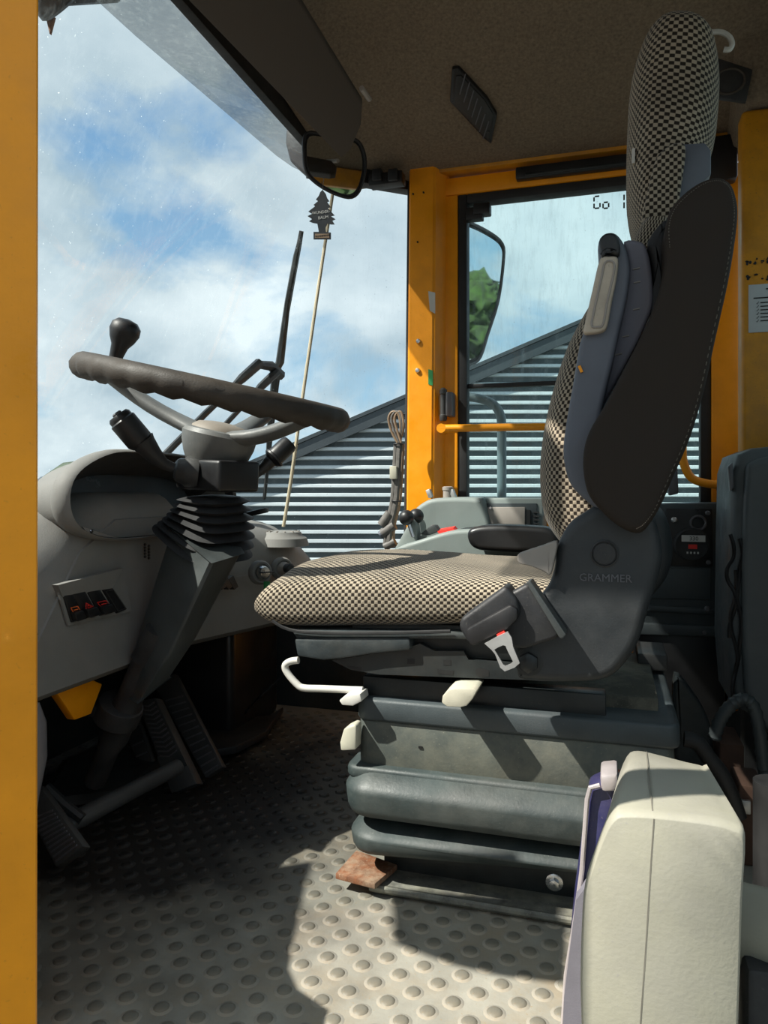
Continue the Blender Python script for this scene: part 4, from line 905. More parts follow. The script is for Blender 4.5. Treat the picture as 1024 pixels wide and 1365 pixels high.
for (bx, by, gx, gy) in ((542, 690, 551, 716), (555, 688, 560, 714)):
    Y_ = 1.78 if bx == 542 else 1.83
    q = B(); q.tube([PY(gx, gy, Y_), PY(bx+2, by+6, Y_)], .0045, 8); lv = obj('control_lever', q, M['chrome'], con)
    q = B(); q.ball(PY(bx, by, Y_), .0195, sub=3); obj('ball_knob', q, M['black'], lv)
# clips on top of the tower
for px in (573, 604):
    q = B(); q.box(-.006, .006, -.01, .01, -.012, .012, frame(PY(px, 658, 1.98), V(1, 0, .4), (0, 1, 0)), .002); obj('metal_clip', q, M['alum'], con)
q = B(); q.lathe(PY(597, 664, 1.98), (0, 0, 1), [(.013, -.004), (.013, .02), (.015, .022), (.015, .030), (.010, .032)], 14); obj('rotary_knob', q, M['taupe'], con)
# console underside, fills down to the floor
q = B(); q.box(PY(545, 760, 1.78).x, PY(724, 760, 1.78).x, 1.82, 2.05, 0, .50, bev=.01); obj('console_base', q, M['slate'], con)

# far armrest
q = B(); q.pillow(spline([PY(x, y, 1.66) for x, y in ((624, 722), (623, 710), (632, 703), (660, 700), (715, 702), (735, 706), (745, 720), (740, 736), (700, 737), (650, 735), (632, 731))], 4), 1.66, 1.73, .012); far_arm = q

# rear side panel with gauges (right of the seat)
rc = thing('rear_side_panel', V(.25, 2.0, 0), 'slate grey side panel with gauge plate behind the seat', 'panel')
Yp = 1.97
def R4(l, Y): return [PY(x, y, Y) for x, y in l]
q = B(); q.prism(R4(((845, 672), (966, 670), (968, 838), (845, 834)), Yp), (0, .11, 0)); q.bevel(.006); obj('upper_panel', q, M['slate'], rc)
q = B(); q.prism(R4(((845, 830), (964, 836), (968, 850), (845, 846)), Yp-.012), (0, .05, 0)); q.bevel(.004); obj('ledge', q, M['slate'], rc)
q = B(); q.prism(R4(((845, 838), (966, 850), (966, 990), (845, 985)), Yp), (0, .11, 0)); q.bevel(.004); obj('lower_panel', q, M['black'], rc)
q = B(); q.prism(R4(((868, 757), (948, 758), (948, 800), (862, 798)), Yp-.004), (0, .01, 0)); q.bevel(.003); obj('raised_field', q, M['slate'], rc)
q = B(); q.prism(R4(((845, 806), (958, 812), (958, 820), (845, 814)), Yp-.008), (0, .02, 0)); q.bevel(.003); obj('raised_rib', q, M['slate'], rc)
q = B(); q.prism(R4(((888, 678), (950, 678), (951, 756), (888, 754)), Yp-.004), (0, .01, 0)); q.bevel(.0015); gp = obj('gauge_plate', q, M['black'], rc)
for px, py, r, m in ((944, 684, .005, 'grey'), (945, 750, .005, 'grey'), (943, 812, .006, 'grey'), (939, 843, .006, 'grey'), (899, 693, .006, 'alum')):
    q = B(); q.lathe(PY(px, py, Yp-.010), (0, -1, 0), [(r*1.2, -.006), (r*1.2, 0), (r*.7, .003), (r*.3, .003)], 14); obj('screw', q, M[m], rc)
q = B(); q.tube([PY(931, 697, Yp-.007)+V(.017*math.cos(a), 0, .017*math.sin(a)) for a in [i*math.pi/10 for i in range(20)]], .0035, 6, True); obj('socket_ring', q, M['grey'], gp)
gc = PY(922, 726, Yp-.004)
q = B(); q.lathe(gc, (0, -1, 0), [(.042, 0), (.042, .010), (.037, .012), (.037, .006), (.01, .006)], 30); gg = obj('round_gauge', q, M['blackd'], gp)
q = B(); q.box(gc.x-.024, gc.x+.030, gc.y-.0145, gc.y-.0135, gc.z+.008, gc.z+.024); obj('gauge_label', q, M['print'], gp, smooth=False)
text('label_figures', '330', .014, frame(V(gc.x+.004, gc.y-.0150, gc.z+.0155), (1, 0, 0), (0, 0, 1)), M['ink'], gp, .0002)
q = B(); q.box(gc.x-.008, gc.x+.012, gc.y-.009, gc.y-.0075, gc.z-.010, gc.z+.001); obj('gauge_symbol', q, M['red'], gp, smooth=False)
for i in range(4):
    q = B(); q.box(gc.x-.012+i*.008, gc.x-.008+i*.008, gc.y-.009, gc.y-.0075, gc.z-.022, gc.z-.017); obj('gauge_symbol', q, M['print'], gp, smooth=False)
# latch piece between backrest and window
q = B(); q.prism(R4(((888, 620), (903, 616), (905, 658), (892, 661)), 2.02), (0, .03, 0)); q.bevel(.004); obj('door_latch', q, M['grey'], cat='latch', label='grey door latch block just behind the seat backrest edge')

# near rear panel (slate, at the picture edge)
rn = thing('rear_wall_casing', V(.33, 1.72, 0), 'tall slate grey moulded casing with cords at the rear wall', 'casing')
xr0 = PY(976, 700, 1.72).x
q = B()
pp = [PY(x, y, 1.70) for x, y in ((972, 640), (975, 612), (985, 602), (1010, 598), (1040, 594))]
rings = []
for Y_, grow in ((1.66, -.012), (1.668, -.003), (1.69, 0), (1.88, 0)):
    rings.append([PY(x, y, 1.70)*1.0+V(g1*grow*-1, Y_-1.70, g2*grow) for x, y, g1, g2 in ((974, 935, 1, -1), (968, 860, 1, 0), (970, 720, 1, 0), (972, 630, 1, .5), (980, 606, .7, 1), (1000, 598, 0, 1), (1090, 590, 0, 1), (1100, 1010, 0, -1))])
q.loft(rings); obj('casing_body', q, M['casing'], rn, ang=50)
q = B(); q.pillow(spline([PY(x, y, 1.64) for x, y in ((992, 900), (990, 760), (994, 640), (1002, 616), (1040, 606), (1090, 605), (1090, 1000), (1010, 960))], 3), 1.64, 1.70, .012); obj('casing_cover', q, M['casing'], rn)
q = B(); q.prism(R4(((971, 622), (977, 616), (979, 650), (974, 655)), 1.655), (0, .02, 0)); q.bevel(.002); obj('side_clip', q, M['grey'], rn)
random.seed(3)
for px, top, bot in ((975, 712, 850), (985, 718, 900), (978, 760, 935)):
    pts = [PY(px+random.uniform(-3, 3)+(4*math.sin(i*1.3)), top+(bot-top)*i/9, 1.655-.006*random.random()) for i in range(10)]
    q = B(); q.tube(spline(pts, 3, False), .004, 7); obj('cord', q, M['black'], rn)

# corrugated hose, carton and clutter behind the near cream housing
q = B(); hp_ = spline([PY(x, y, 1.55) for x, y in ((952, 985), (960, 960), (975, 940), (992, 932), (1006, 945), (1014, 985), (1018, 1020), (1022, 1036))], 6, False)
q.tube(hp_, [.011+(.002 if i % 2 else 0) for i in range(len(hp_))], 12); obj('corrugated_hose', q, M['slate'], cat='hose', label='grey hose arching against the rear casing')
q = B(); q.box(PY(958, 1000, 1.62).x, PY(990, 1000, 1.62).x, 1.60, 1.72, .0, PY(970, 992, 1.6).z, bev=.003); obj('brown_carton', q, M['brick'], cat='box', label='tall brown box standing under the arched hose')
q = B(); q.box(PY(980, 1060, 1.5).x, PY(1016, 1060, 1.5).x, 1.46, 1.56, .0, PY(990, 1047, 1.46).z, bev=.006); bb_ = obj('rusty_block', q, M['brick'], cat='block', label='low rusty brown block in front of the tall brown box')
q = B(); p = PY(994, 1075, 1.455); q.box(p.x-.008, p.x+.008, p.y-.006, p.y+.004, p.z-.012, p.z+.012, bev=.002); obj('grey_nut', q, M['alum'], bb_)
q = B(); sp = spline([PY(x, y, 1.42) for x, y in ((912, 985), (930, 990), (945, 1010), (962, 1032), (975, 1060), (985, 1090))], 4, False); q.tube(sp, [.014]*len(sp), 10); obj('dark_strap', q, M['rubber'], cat='strap', label='thick dark strap curling behind the cream housing')
q = B(); q.pillow(spline([PY(x, y, 1.66) for x, y in ((900, 900), (925, 925), (945, 960), (952, 1000), (950, 1040), (905, 1030), (898, 960))], 3), 1.63, 1.67, .008)
ds = obj('dark_seat_sock', q, M['slated'], cat='cover', label='limp dark cover sheet hanging behind the seat base')

# ================================================================== OPERATOR SEAT
seat = thing('operator_seat', V(-.25, 1.39, 0), 'sprung operator seat in beige and black checked fabric on dark bellows base', 'seat')
YS, YE = 1.16, 1.64
# cushion: sections along X
def XofPx(px, Y=1.20): return PY(px, 780, Y).x
cush = [(352, 800, 809), (353, 790, 819), (358, 779, 829), (372, 769, 838), (410, 763, 842), (480, 761, 841), (550, 763, 841), (620, 766, 838), (680, 768, 834), (725, 770, 828), (760, 778, 815)]
sec = []
path = spline([V(PY(a, b1, 1.20).x, PY(a, b1, 1.20).z, PY(a, c1, 1.18).z) for a, b1, c1 in cush], 4, False)
ring_n = 56; rings = []
for i, v in enumerate(path):
    x, zt_, zb_ = v; t = i/(len(path)-1)
    zc_, hz = (zt_+zb_)/2, max(.004, (zt_-zb_)/2); nose = min(1, (i+4)/8)
    hy = (.205+.035*nose); ring = []
    for k in range(ring_n):
        a = 2*math.pi*(k+.5)/ring_n-math.pi/2; ca, sa = math.cos(a), math.sin(a)
        yy = 1.40+hy*math.copysign(abs(ca)**.36, ca); zz = zc_+hz*math.copysign(abs(sa)**.58, sa)
        if sa > 0:   # bolster swell and centre dish
            w = (yy-1.40)/.24; zz += .016*math.exp(-((abs(w)-.35)/.3)**2)*math.sin(min(1, t*1.3)*math.pi) if t < .95 else 0
        ring.append(V(x, yy, zz))
    rings.append(ring)
cumu = [0]
for i in range(1, len(path)): cumu.append(cumu[-1]+max((rings[i][ring_n//2]-rings[i-1][ring_n//2]).length, (rings[i][0]-rings[i-1][0]).length*.6, .004))
midr = rings[len(rings)//2]; arc = [0]
for k in range(ring_n): arc.append(arc[-1]+(midr[(k+1) % ring_n]-midr[k]).length)
q = B(); q.loft(rings, uvs=lambda i, j: (cumu[i], arc[j])); obj('seat_cushion', q, M['check'], seat, ang=80)
q = B(); q.tube(spline([V(p.x, 1.163, p.z) for p in [PY(x, y, 1.16) for x, y in ((362, 828), (385, 840), (430, 844), (520, 844), (600, 842))]], 3, False), .003, 6); obj('piping', q, M['rubber'], seat)

def fabric_loft(Fp, Bp, Y0, Y1, e=.6, n=48, shift=None, Yf=None):
    yf = lambda i, n: (Yf[0]+(Yf[1]-Yf[0])*max(0, (i/(n-1)-.45)/.55)**1.5) if isinstance(Yf, tuple) else (Yf or Y0+.04)
    Fs = spline([PY(*p, yf(i, len(Fp))) for i, p in enumerate(Fp)], 4, False); Bs = spline([PY(*p, yf(i, len(Bp))) for i, p in enumerate(Bp)], 4, False)
    rings = []
    for i, (f, g) in enumerate(zip(Fs, Bs)):
        t = i/(len(Fs)-1); c = (f+g)/2; u = (f-g)/2; h = (Y1-Y0)/2; hy = h*(min(1, ((1-t)*5+.08)**.5) if shift == 'top' else 1)*(1)
        ring = []
        for k in range(n):
            a = 2*math.pi*(k+.5)/n; ca, sa = math.cos(a), math.sin(a)
            p = c+u*math.copysign(abs(ca)**e, ca); p = V(p.x, (Y0+Y1)/2+hy*math.copysign(abs(sa)**e, sa), p.z); ring.append(p)
        rings.append(ring)
    cu = [0]
    for i in range(1, len(rings)): cu.append(cu[-1]+((rings[i][0]+rings[i][n//2])/2-(rings[i-1][0]+rings[i-1][n//2])/2).length)
    m = rings[len(rings)//3]; ar = [0]
    for k in range(n): ar.append(ar[-1]+(m[(k+1) % n]-m[k]).length)
    q = B(); q.loft(rings, uvs=lambda i, j: (ar[j], cu[i])); return q
Fp = ((745, 728), (722, 695), (714, 650), (715, 600), (723, 550), (736, 500), (752, 455), (773, 415), (800, 375), (830, 335), (850, 300))
Bp = ((835, 740), (845, 700), (850, 650), (855, 600), (860, 550), (868, 500), (876, 455), (884, 415), (892, 375), (898, 335), (900, 300))
obj('backrest', fabric_loft(Fp, Bp, 1.19, 1.60), M['check'], seat, ang=80)
Fh = ((868, 335), (856, 308), (846, 285), (838, 245), (837, 195), (838, 145), (840, 105), (845, 74), (856, 47), (872, 29), (888, 21))
Bh = ((888, 335), (893, 308), (903, 285), (915, 245), (945, 205), (961, 165), (966, 118), (966, 84), (959, 52), (944, 32), (926, 23))
obj('headrest', fabric_loft(Fh, Bh, 1.26, 1.52, e=.75, shift='top', Yf=(1.28, 1.34)), M['check'], seat, ang=80)
# fabric tongue joining headrest and backrest on the near side
q = B(); q.pillow(spline([PY(x, y, 1.215) for x, y in ((874, 212), (888, 195), (905, 188), (915, 196), (909, 245), (902, 285), (886, 315), (874, 335), (876, 380), (872, 425), (862, 400), (852, 355), (840, 334), (852, 310), (862, 260))], 4), 1.205, 1.27, .008)
q.planar_uv(V(1, 0, 0), V(0, 0, 1)); obj('fabric_tongue', q, M['check'], seat, ang=60)
q = B(); q.prism(R4(((906, 192), (940, 190), (948, 200), (948, 232), (905, 275), (900, 285)), 1.235), (0, .05, 0)); q.bevel(.006); obj('headrest_bracket', q, M['frame'], seat)
q = B(); q.tube(spline([PY(x, y, 1.34) for x, y in ((948, 43), (962, 43), (973, 50), (976, 60), (972, 66), (965, 66))], 4, False), .0045, 8); obj('tie_loop', q, M['white'], seat, label='white loop')
q = B(); q.box(PY(843, 200, 1.27).x, PY(847, 200, 1.27).x, 1.285, 1.295, PY(846, 212, 1.27).z, PY(846, 192, 1.27).z); obj('care_tag', q, M['white'], seat, smooth=False)

# inner shell then outer frame then pad
sh2 = ((832, 321), (856, 322), (864, 336), (868, 354), (871, 385), (870, 409), (860, 434), (848, 460), (834, 486), (820, 512), (800, 548), (786, 580), (770, 590), (780, 560), (797, 520), (815, 470), (832, 396), (838, 350))
q = B(); q.pillow(spline([PY(x, y, 1.135) for x, y in sh2], 3), 1.135, 1.20, .006); obj('backrest_shell', q, M['frame2'], seat)
for px, py in ((848, 358), (849, 376), (848, 412), (834, 448), (824, 472)):
    q = B(); q.tube([PY(px-4, py+1, 1.134), PY(px+5, py-1, 1.134)], .0012, 5); obj('scuff_mark', q, M['taupe'], seat)
sh1 = ((800, 316), (811, 309), (822, 311), (832, 324), (839, 346), (840, 366), (835, 400), (826, 440), (818, 478), (806, 529), (800, 566), (800, 600), (804, 640), (812, 670), (798, 678), (782, 668), (762, 648), (753, 622), (751, 595), (757, 550), (765, 505), (772, 462), (777, 445), (796, 380), (799, 345), (797, 332))
q = B(); q.pillow(spline([PY(x, y, 1.10) for x, y in sh1], 3), 1.10, 1.19, .007); obj('backrest_frame', q, M['frame'], seat)
q = B(); q.pillow(spline([PY(x, y, 1.085) for x, y in ((800, 330), (799, 320), (806, 311), (816, 310), (824, 316), (827, 330), (824, 339), (810, 336), (803, 343))], 4), 1.085, 1.11, .005); obj('frame_end_cap', q, M['blackd'], seat)
q = B(); q.pillow(spline([PY(x, y, 1.088) for x, y in ((800, 345), (812, 341), (824, 344), (822, 370), (816, 400), (810, 432), (804, 441), (790, 444), (778, 443), (781, 425), (790, 385))], 4), 1.088, 1.115, .004); bi = obj('beige_grip_insert', q, M['beige'], seat, label='worn beige grip insert')
q = B(); q.tube(spline([PY(x, y, 1.0875) for x, y in ((807, 350), (818, 350), (818, 365), (810, 400), (804, 432), (797, 436), (789, 434), (792, 415), (802, 370))], 4), .0016, 6, True); obj('moulded_rim', q, M['taupe'], bi)
q = B(); q.box(-.002, .002, -.002, .002, -.005, .005, frame(PY(774, 492, 1.098), (1, 0, .4), (0, 1, 0))); obj('paint_spot', q, M['yellow'], seat, label='yellow paint spot')
padp = ((985, 285), (983, 262), (975, 242), (958, 234), (935, 240), (912, 256), (895, 276), (888, 300), (887, 335), (885, 362), (871, 410), (851, 454), (829, 497), (806, 540), (786, 574), (778, 602), (778, 632), (786, 662), (808, 688), (829, 704), (847, 711), (861, 706), (880, 677), (900, 632), (922, 580), (939, 522), (955, 451), (971, 380), (980, 329))
po = spline([PY(x, y, 1.06) for x, y in padp], 4)
q = B(); q.pillow(po, 1.05, 1.155, .011, 5); ap = obj('armrest_pad', q, M['pad'], seat, ang=60)
ci = spline([PY(x, y, 1.05) for x, y in ((893, 330), (892, 302), (899, 280), (915, 262), (937, 246), (957, 241), (971, 248), (977, 264), (979, 288), (974, 329), (965, 380), (949, 451), (933, 522), (916, 580), (894, 632), (874, 677), (859, 698), (848, 705))], 14, False)
q = B()
for i in range(0, len(ci)-1, 2): q.tube([ci[i]+V(0, -.001, 0), ci[i+1]+V(0, -.001, 0)], .0006, 4)
obj('stitching', q, M['stitch'], ap, kind='stuff', smooth=False)
# dark webbing gathered between pad and fabric
q = B(); q.pillow(spline([PY(x, y, 1.14) for x, y in ((864, 320), (885, 292), (893, 300), (889, 340), (884, 370), (876, 400), (868, 420), (872, 380), (868, 345))], 3), 1.14, 1.2, .010); obj('padding_gather', q, M['rubber'], seat)

# hinge side cover
hcp = ((757, 700), (775, 686), (800, 672), (835, 668), (866, 678), (877, 700), (884, 735), (879, 770), (866, 808), (854, 850), (838, 880), (812, 905), (770, 911), (700, 909), (688, 895), (690, 860), (705, 815), (728, 785), (738, 760), (742, 730))
q = B(); q.pillow(spline([PY(x, y, 1.10) for x, y in hcp], 3), 1.10, 1.19, .014, 4); hcv = obj('hinge_cover', q, M['hinge'], seat)
q = B(); q.pillow(spline([PY(x, y, 1.42) for x, y in ((850, 668), (880, 676), (893, 700), (898, 735), (892, 765), (880, 785), (862, 800), (850, 780))], 3), 1.42, 1.60, .02, 4); obj('far_hinge_cover', q, M['hinge'], seat)
p = PY(806, 738, 1.10)
q = B(); q.lathe(p+V(0, .002, 0), (0, -1, 0), [(.0195, 0), (.0195, .0035), (.0175, .0045), (.0165, .0025), (.0155, .0025), (.0150, .0045), (.004, .005)], 30); obj('hinge_cap', q, M['blackd'], hcv)
p = PY(807, 771, 1.0992); text('raised_lettering', 'GRAMMER', .0155, frame(p, (1, 0, 0), (0, 0, 1)), M['grey'], hcv, .0009)
p = PY(705, 882, 1.10); q = B(); q.lathe(p+V(0, .003, 0), (0, -1, 0), [(.021, 0), (.021, .003), (.017, .004)], 24); q.lathe(p, (0, -1, 0), [(.015, 0), (.015, .010), (.012, .012)], 6); obj('pivot_bolt', q, M['steelb'], hcv)
q = B(); q.pillow(spline([PY(x, y, 1.085) for x, y in ((690, 740), (700, 735), (722, 728), (742, 722), (740, 742), (734, 766), (725, 762), (708, 755), (692, 751))], 3), 1.085, 1.11, .002); obj('recline_lever', q, M['taupe'], seat)

# buckle and its belt reel housing
bk = thing('seat_belt_buckle', PY(665, 840, 1.07), 'black seat belt reel and buckle with steel tongue on the seat side', 'seat belt')
def pil(name, l, Y0, Y1, ins, m, par, k=3, **kw):
    q = B(); q.prism(spline([PY(x, y, Y0) for x, y in l], k), (0, Y1-Y0, 0)); q.bevel(.0018, 2, 40); return obj(name, q, m, par, **kw)
q = B(); q.prism(R4(((672, 800), (682, 789), (704, 777), (750, 842), (742, 852), (698, 866), (668, 862), (655, 830)), 1.070), (0, .028, 0)); q.bevel(.006, 3); obj('reel_housing', q, M['blackd'], bk)
q = B(); q.prism(R4(((701, 777), (707, 774), (755, 846), (751, 852), (746, 851)), 1.062), (0, .036, 0)); q.bevel(.002); obj('housing_flange', q, M['col'], bk)
q = B(); q.prism(R4(((611, 836), (614, 824), (664, 788), (674, 780), (690, 800), (694, 816), (688, 830), (634, 862), (620, 852)), 1.060), (0, .05, 0)); q.bevel(.008, 3); bkb = obj('buckle_body', q, M['blackd'], bk)
q = B(); q.prism(R4(((622, 838), (680, 806), (690, 812), (690, 826), (676, 840), (630, 862), (620, 852)), 1.052), (0, .02, 0)); q.bevel(.004, 2); obj('buckle_mouth', q, M['black'], bkb)
q = B(); q.prism(R4(((662, 846), (672, 841), (674, 845), (664, 850)), 1.050), (0, .01, 0)); obj('release_button', q, M['red'], bkb, label='red release button')
q = B()
ot = [PY(x, y, 1.046) for x, y in ((646, 858), (664, 848), (677, 842), (682, 850), (684, 862), (693, 884), (686, 890), (673, 895), (667, 890), (660, 872), (655, 866))]
it = [PY(x, y, 1.046) for x, y in ((659, 866), (664, 863), (671, 860), (674, 861), (676, 866), (684, 882), (681, 885), (674, 888), (671, 886), (664, 874), (661, 869))]
A1 = [q.bm.verts.new(p) for p in ot]; A2 = [q.bm.verts.new(p) for p in it]; B1 = [q.bm.verts.new(p+V(0, .004, 0)) for p in ot]; B2 = [q.bm.verts.new(p+V(0, .004, 0)) for p in it]; n_ = len(ot)
for i in range(n_):
    j = (i+1) % n_
    q.bm.faces.new((A1[i], A1[j], A2[j], A2[i])); q.bm.faces.new((B1[i], B2[i], B2[j], B1[j])); q.bm.faces.new((A1[i], B1[i], B1[j], A1[j])); q.bm.faces.new((A2[i], A2[j], B2[j], B2[i]))
obj('buckle_tongue', q, M['alum'], bk, ang=20)

# pan and frame
q = B(); q.prism(R4(((388, 840), (600, 842), (640, 846), (640, 854), (600, 852), (395, 852)), 1.17), (0, .44, 0)); q.bevel(.004, 2); obj('cushion_pan', q, M['slated'], seat)
q = B(); q.prism(R4(((392, 852), (546, 851), (547, 867), (500, 871), (455, 878), (430, 880), (396, 875)), 1.165), (0, .45, 0)); q.bevel(.004, 2); obj('front_apron', q, M['slated'], seat)
q = B(); q.prism(R4(((442, 880), (470, 876), (548, 862), (560, 858), (580, 868), (618, 868), (625, 880), (700, 886), (760, 898), (760, 908), (660, 905), (505, 899), (468, 893)), 1.180), (0, .012, 0)); sr = obj('side_rail', q, M['steelb'], seat, smooth=False)
q = B(); q.box(PY(470, 880, 1.2).x, PY(740, 880, 1.2).x, 1.195, 1.60, .40, .455, bev=.004); obj('inner_frame', q, M['steelb'], seat)
for l in (((543, 878), (553, 878), (553, 885), (543, 885)), ((591, 880), (601, 880), (601, 887), (591, 887)), ((583, 892), (605, 894), (604, 900), (584, 898)), ((634, 892), (640, 890), (652, 894), (652, 902), (640, 903), (634, 899)), ((462, 888), (482, 890), (481, 894), (470, 893))):
    q = B(); q.prism(R4(l, 1.1795), (0, .004, 0)); obj('punched_hole', q, M['ink'], sr, smooth=False)
# adjusting handle bar
q = B(); q.tube(spline([PY(x, y, 1.19) for x, y in ((398, 880), (386, 882), (380, 888), (384, 898), (396, 912), (405, 917), (430, 918), (484, 920))], 4, False), .0062, 10); obj('adjusting_bar', q, M['white'], seat, label='bent off-white adjusting bar')
# slide rails
q = B(); q.box(PY(486, 920, 1.22).x, PY(808, 920, 1.22).x, 1.21, 1.25, PY(600, 944, 1.22).z, PY(600, 908, 1.22).z, bev=.003); obj('slide_rail', q, M['steelb'], seat)
q = B(); q.box(PY(486, 920, 1.22).x, PY(808, 920, 1.22).x, 1.54, 1.58, PY(600, 944, 1.22).z, PY(600, 908, 1.22).z, bev=.003); obj('slide_rail', q, M['steelb'], seat)
q = B(); q.box(PY(500, 920, 1.22).x, PY(880, 920, 1.22).x, 1.26, 1.60, PY(600, 940, 1.22).z, PY(600, 918, 1.22).z, bev=.003); obj('slide_plate', q, M['dusty'], seat)
q = B(); q.box(PY(850, 900, 1.5).x, PY(890, 900, 1.5).x, 1.50, 1.62, .33, PY(870, 872, 1.5).z, bev=.004); obj('rear_block', q, M['blackd'], seat)
# top casing
x0s, x1s = PY(474, 940, 1.19).x, PY(908, 970, 1.19).x
def rbox(name, x0, x1, y0, y1, z0, z1, m, par, r=.02, seg=4, rt=.004):
    # rounded in plan, softened at the rims
    P = []
    for cx, cy, a0 in ((x1-r, y1-r, 0), (x0+r, y1-r, 90), (x0+r, y0+r, 180), (x1-r, y0+r, 270)):
        for k in range(seg+1): a = math.radians(a0+90*k/seg); P.append((cx, cy, math.cos(a), math.sin(a)))
    q = B(); rings = []
    for z, rr in ((z0, r-rt), (z0+rt*.4, r-rt*.3), (z0+rt, r), (z1-rt, r), (z1-rt*.4, r-rt*.3), (z1, r-rt)): rings.append([V(cx+ca*rr, cy+sa*rr, z) for cx, cy, ca, sa in P])
    q.loft(rings); return obj(name, q, m, par, ang=45)
zt1 = PY(600, 941, 1.19).z; zt2 = PY(600, 972, 1.19).z
rbox('top_casing', x0s, x1s, 1.19, 1.60, zt2, zt1, M['slate'], seat, .018, rt=.006)
zb1 = PY(600, 1040, 1.19).z
rbox('suspension_body', x0s+.002, x1s-.008, 1.196, 1.595, zb1+.004, zt2+.001, M['body'], seat, .018)
rbox('body_flange', x0s-.016, x1s-.004, 1.178, 1.61, zb1-.012, zb1+.010, M['bellow'], seat, .022, rt=.006)
def bell(x0, x1, zc_, hh_, yb, tilt, m, nm='bellows_fold', wedge=0):
    # a drooping rounded lip: narrow at the top, bulging at its lower third
    prof = [(.050, hh_*.98), (.030, hh_*.86), (.008, hh_*.42), (.001, hh_*.22), (0, hh_*.08), (.003, -hh_*.55), (.008, -hh_*.85), (.020, -hh_), (.045, -hh_)]
    rings = []
    for ins, dz in prof:
        r = .056; P = []
        for cx, cy, a0 in ((x1-r, 1.64-r, 0), (x0+r, 1.64-r, 90), (x0+r, yb+r, 180), (x1-r, yb+r, 270)):
            for k in range(7):
                a = math.radians(a0+90*k/6); x = cx+math.cos(a)*(r-ins); y = cy+math.sin(a)*(r-ins); P.append(V(x, y, zc_+dz-tilt*(x-x0)+(wedge*(dz-hh_*.1)*-(x-x0) if dz < hh_*.1 else 0)))
        rings.append(P)
    q = B(); q.loft(rings); return obj(nm, q, m, seat, ang=50)
xb0, xb1 = PY(450, 1080, 1.155).x, PY(905, 1080, 1.155).x
z1c = (PY(470, 1032, 1.17).z+PY(470, 1090, 1.17).z)/2
rbox('bellows_neck', xb0+.03, xb1-.04, 1.26, 1.60, .03, zb1, M['rubber'], seat, .02)
zA = PY(520, 1034, 1.16).z; zB = PY(520, 1101, 1.155).z
bell(xb0, xb1, (zA+zB)/2+.002, (zA-zB)/2, 1.150, .0, M['bellow'])
zA = PY(520, 1106, 1.165).z; zB = PY(520, 1152, 1.165).z
bell(xb0+.006, xb1-.02, (zA+zB)/2+.002, (zA-zB)/2, 1.160, -.012, M['bellow'], wedge=1.9)
# levers and knobs on the casing
pil('height_lever', ((590, 928), (598, 920), (606, 918), (630, 918), (636, 921), (630, 932), (622, 941), (614, 943), (596, 942), (589, 937)), 1.13, 1.20, .004, M['knob'], seat, k=1)
pil('small_lever', ((452, 934), (460, 927), (480, 925), (482, 935), (470, 941), (456, 940)), 1.16, 1.20, .003, M['white'], seat, k=1)
q = B(); q.prism(R4(((458, 972), (470, 966), (475, 968), (474, 1000), (454, 1001), (453, 990)), 1.165), (0, .03, 0)); q.bevel(.003); obj('weight_knob', q, M['knob'], seat)
q = B(); q.box(PY(557, 1000, 1.19).x, PY(562, 1000, 1.19).x, 1.194, 1.20, PY(560, 999, 1.19).z, PY(560, 996, 1.19).z); obj('slot', q, M['ink'], seat, smooth=False)
# base rails: rusty foot plate and steel angle
q = B(); q.prism([V(p.x, p.y, .020) for p in (PZ(447, 1172, .02), PZ(500, 1186, .02), PZ(530, 1160, .02), PZ(475, 1140, .02))], (0, 0, .010)); q.bevel(.002); obj('foot_plate', q, M['rust'], seat, label='rusty foot plate')
p0, p1 = PY(497, 1180, 1.185), PY(905, 1220, 1.185)
q = B(); q.box(p0.x, p1.x, 1.175, 1.60, .004, .016, bev=.002); obj('base_angle', q, M['rail'], seat)
q = B(); q.box(p0.x+.004, p1.x, 1.235, 1.245, .014, .075, bev=.003); obj('base_upright', q, M['steelb'], seat)
q = B(); q.box(p0.x+.004, p1.x, 1.50, 1.54, .014, .06, bev=.003); obj('base_upright', q, M['steelb'], seat)
q = B(); q.tube([V(p0.x-.002, 1.176, .012), V(p1.x, 1.176, .012)], .006, 8); obj('angle_lip', q, M['rail'], seat)
for px, py, r in ((739, 1177, .014), (517, 1165, .011)):
    p = PY(px, py, 1.232); q = B(); q.lathe(p+V(0, .004, 0), (0, -1, 0), [(r, 0), (r, .003), (r*.8, .004)], 20); q.lathe(p, (0, -1, 0), [(r*.6, 0), (r*.6, .008), (r*.3, .009)], 6); obj('base_bolt', q, M['chrome'], seat)
q = B(); fa = far_arm; obj('far_armrest', fa, M['black'], seat)

